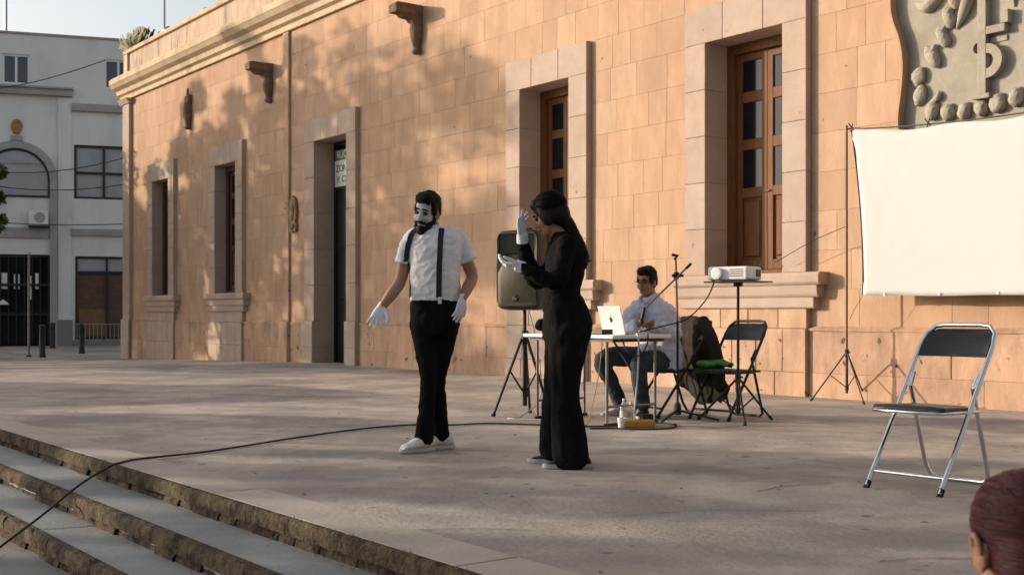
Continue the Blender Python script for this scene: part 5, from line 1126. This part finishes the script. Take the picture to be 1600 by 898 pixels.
# --- seated man at the table
SR = empty('person', (1.355, 10.66, 0.0), 0, 'man in pale shirt and dark jeans seated behind the laptop table', 'person')
hc = V((-0.150, -0.06, 1.205)); HB = basis((-0.62, -0.76, -0.12)); sf = (-0.72, -0.69, 0)
body = MB(); head_shapes(body, hc, HB, 1.02)
body.limb([(-0.115, 0, 1.0), (-0.12, -0.02, 1.08), (-0.135, -0.04, 1.15)], [.068, .062, .060])
body.loft(torso_rings([(0.0, 0, 0.46, .15, .12), (-0.02, 0, 0.65, .155, .125), (-0.06, 0, 0.82, .165, .12), (-0.095, 0, 0.97, .16, .10), (-0.115, -.01, 1.05, .08, .065)], sf))
body.limb([(0.04, 0.09, 0.96), (0.09, -0.02, 0.84), (0.08, -0.13, 0.73), (-0.05, -0.24, 0.78), (-0.16, -0.33, 0.82)], [.05, .046, .042, .036, .027]); body.limb([(-0.235, -0.1, 0.97), (-0.33, -0.14, 0.86), (-0.36, -0.2, 0.76), (-0.31, -0.3, 0.80), (-0.25, -0.36, 0.84)], [.05, .046, .042, .036, .027])
body.limb([(0.0, -0.09, 0.49), (-0.14, -0.24, 0.50), (-0.24, -0.32, 0.47), (-0.22, -0.24, 0.25), (-0.19, -0.19, 0.09)], [.085, .07, .055, .045, .034]); body.limb([(-0.03, 0.06, 0.49), (-0.3, 0.05, 0.53), (-0.53, 0.03, 0.50), (-0.44, 0.08, 0.3), (-0.36, 0.11, 0.09)], [.085, .07, .055, .045, .034])
hand_shapes(body, (-0.165, -0.335, 0.822), (-0.8, -0.25, 0.18), (0.2, 0.4, 0.8), 1, 0.5, 0.1, 0.18); hand_shapes(body, (-0.25, -0.36, 0.84), (0.75, -0.3, -0.15), (0.1, 0.5, 0.8), -1, 0.5, 0.1, 0.18)
bo = fuse(body, 'body', 'skin2', SR, 0.0075, 2)
face_bits(hc, HB, 1.02, bo, glasses=True, er=0.008)
hr = MB()
for (p, r) in (((0, -.024, .062), (.082, .097, .086)), ((0, .04, .10), (.066, .052, .042)), ((0, -.05, .01), (.079, .068, .085)), ((.069, .012, .03), (.015, .03, .05)), ((-.069, .012, .03), (.015, .03, .05))): hr.ell(hc + HB @ V(p), r, HB, 18, 12)
mh = fuse(hr, 'hair', 'hair', bo, 0.008, 2, lambda c: 0.007 * noise.noise(c * 40)); tufts(mh, mh, 'hair', 800, random.Random(3), 0.022, 0)
sh = MB(); sh.loft(torso_rings([(0.01, 0, 0.42, .195, .16), (0.0, 0, 0.52, .195, .165), (-0.02, 0, 0.66, .195, .16), (-0.06, 0, 0.82, .20, .15), (-0.09, 0, 0.95, .195, .125), (-0.10, 0, 1.01, .165, .10), (-0.112, -.01, 1.065, .085, .075)], sf, 26, 0.85))
sh.limb([(0.02, 0.08, 0.97), (0.088, -0.02, 0.85), (0.085, -0.13, 0.735), (-0.03, -0.225, 0.772), (-0.125, -0.305, 0.808)], [.078, .072, .068, .058, .044], 16); sh.limb([(-0.215, -0.09, 0.975), (-0.325, -0.14, 0.865), (-0.358, -0.2, 0.768), (-0.315, -0.29, 0.795), (-0.275, -0.335, 0.82)], [.078, .072, .066, .056, .044], 16)
fuse(sh, 'shirt', 'shirt_blue', SR, 0.0095, 3, folds(0.015, 9, 9, 2.0, 0.010))
cl = MB(); B2 = basis(sf)
for q in (-1, 1): cl.limb([V((-0.118, -0.02, 1.085)) + B2 @ V((q * .075, .0, .01)), V((-0.118, -0.02, 1.07)) + B2 @ V((q * .06, .06, -.01)), V((-0.118, -0.02, 1.04)) + B2 @ V((q * .03, .10, -.02))], [.02, .022, .012], 8, 3)
fuse(cl, 'collar', 'shirt_blue', SR, 0.007, 2)
jn = MB(); jn.loft(torso_rings([(0.0, 0, 0.40, .18, .15), (0.0, 0, 0.50, .175, .15)], sf, 20, 0.85))
jn.limb([(0.0, -0.085, 0.49), (-0.14, -0.24, 0.505), (-0.245, -0.33, 0.475), (-0.225, -0.25, 0.27), (-0.195, -0.20, 0.11)], [.105, .095, .078, .068, .062], 16); jn.limb([(-0.03, 0.06, 0.49), (-0.3, 0.05, 0.535), (-0.54, 0.03, 0.505), (-0.45, 0.08, 0.3), (-0.37, 0.11, 0.11)], [.105, .095, .078, .068, .062], 16)
fuse(jn, 'jeans', 'jeans', SR, 0.010, 3, folds(0.006, 12, 12, 4.0))
for (p, q) in (((-0.19, -0.19, 0.06), (-0.192, -0.195, 0.12)), ((-0.36, 0.11, 0.06), (-0.366, 0.11, 0.12))): MB().tube([p, q], [.043, .045], 12).build('sock', 'red_sock', SR, smooth=60)
shoe(SR, (-0.165, -0.13, 0), (-0.25, -0.38, 0), 'black_shoe', 'sole', 0.085, 0.046); shoe(SR, (-0.30, 0.13, 0), (-0.54, 0.02, 0), 'white_shoe', 'sole', 0.085, 0.046)

# --- spectator close to the lens, sitting on the steps
AR = empty('person', (0.905, 2.10, -0.237), 0, 'spectator with sleek dark red hair, seen from behind in the corner', 'person')
hc = V((0.0, 0.0, 0.735)); HB = basis((-0.06, 0.99, -0.05)); af = (-0.3, 0.95, 0)
body = MB(); head_shapes(body, hc, HB, 1.0)
body.limb([(0.02, -0.03, 0.49), (0.015, -0.025, 0.59), (0.01, -0.015, 0.67)], [.064, .055, .057])
body.loft(torso_rings([(0.03, -0.02, 0.08, .15, .12), (0.03, -0.02, 0.26, .135, .105), (0.025, -0.03, 0.42, .165, .105), (0.02, -0.03, 0.51, .135, .085), (0.02, -0.03, 0.545, .062, .057)], af))
body.limb([(-0.13, -0.07, 0.48), (-0.2, -0.05, 0.31), (-0.17, 0.10, 0.26), (-0.1, 0.24, 0.33)], [.045, .04, .036, .026]); body.limb([(0.17, 0.01, 0.48), (0.24, 0.04, 0.31), (0.17, 0.16, 0.26), (0.03, 0.26, 0.33)], [.045, .04, .036, .026])
body.limb([(-0.05, 0.0, 0.10), (-0.16, 0.36, 0.42), (-0.16, 0.44, 0.28), (-0.17, 0.46, 0.17)], [.08, .06, .05, .036]); body.limb([(0.1, 0.03, 0.10), (0.02, 0.40, 0.42), (0.01, 0.47, 0.28), (0.01, 0.50, 0.17)], [.08, .06, .05, .036])
bo = fuse(body, 'body', 'skin2', AR, 0.007, 3)
for q in (-1, 1):
    er = MB(); pts = [hc + HB @ (V((q * (.085 + .005 * sin(t)), -.006 + .014 * cos(t), -.002 + .026 * sin(t)))) for t in [pi * (-0.45 + 1.5 * k / 10) for k in range(11)]]
    er.limb(pts, [.006] * 11, 8, 2); er.ell(hc + HB @ V((q * .080, -.006, -.002)), (.006, .012, .022), HB, 12, 8); er.ell(hc + HB @ V((q * .081, .001, -.026)), (.005, .007, .009), HB, 12, 8); fuse(er, 'ear', 'skin2', bo, 0.003, 1)
hr = MB()
for (p, r) in (((0, -.006, .044), (.084, .108, .095)), ((0, -.045, -.005), (.073, .074, .085))): hr.ell(hc + HB @ V(p), r, HB, 30, 22)
fuse(hr, 'hair', 'red_hair', bo, 0.005, 12, lambda c: 0.0014 * noise.noise(V((c.x * 6, c.y * 14, (c.z + c.x * 0.25) * 130))))
strands(bo.children[-1], hc, HB, (0, -.006, .044), (.0815, .105, .0925), 'red_hair', 1500, (0.0, -.11, .0), random.Random(5), 0.0011, 0.003, 0.8)
sw = MB(); sw.loft(torso_rings([(0.03, -0.02, 0.05, .18, .15), (0.03, -0.02, 0.26, .16, .13), (0.025, -0.03, 0.42, .185, .125), (0.02, -0.03, 0.51, .16, .105), (0.018, -0.03, 0.56, .078, .07)], af, 24, 0.85))
sw.limb([(-0.11, -0.07, 0.49), (-0.2, -0.05, 0.32), (-0.17, 0.10, 0.27), (-0.12, 0.21, 0.32)], [.066, .058, .05, .042], 14); sw.limb([(0.15, 0.01, 0.49), (0.24, 0.04, 0.32), (0.17, 0.16, 0.27), (0.06, 0.24, 0.32)], [.066, .058, .05, .042], 14)
fuse(sw, 'sweater', 'black_knit', AR, 0.010, 3)
jn = MB(); jn.loft(torso_rings([(0.03, -0.01, 0.012, .175, .15), (0.03, -0.01, 0.14, .17, .145)], af)); jn.limb([(-0.05, 0.0, 0.105), (-0.16, 0.36, 0.42), (-0.165, 0.45, 0.28), (-0.17, 0.46, 0.19)], [.092, .078, .065, .06], 14); jn.limb([(0.1, 0.03, 0.105), (0.02, 0.40, 0.42), (0.01, 0.48, 0.28), (0.01, 0.50, 0.19)], [.092, .078, .065, .06], 14)
fuse(jn, 'jeans', 'jeans', AR, 0.011, 2)
sa = shoe(AR, (-0.155, 0.40, 0), (-0.22, 0.64, 0), 'black_shoe', 'sole'); sb = shoe(AR, (0.025, 0.44, 0), (-0.035, 0.68, 0), 'black_shoe', 'sole')
sa.location.z = sb.location.z = 0.117
bpy.data.batch_remove(TRASH + [FS])
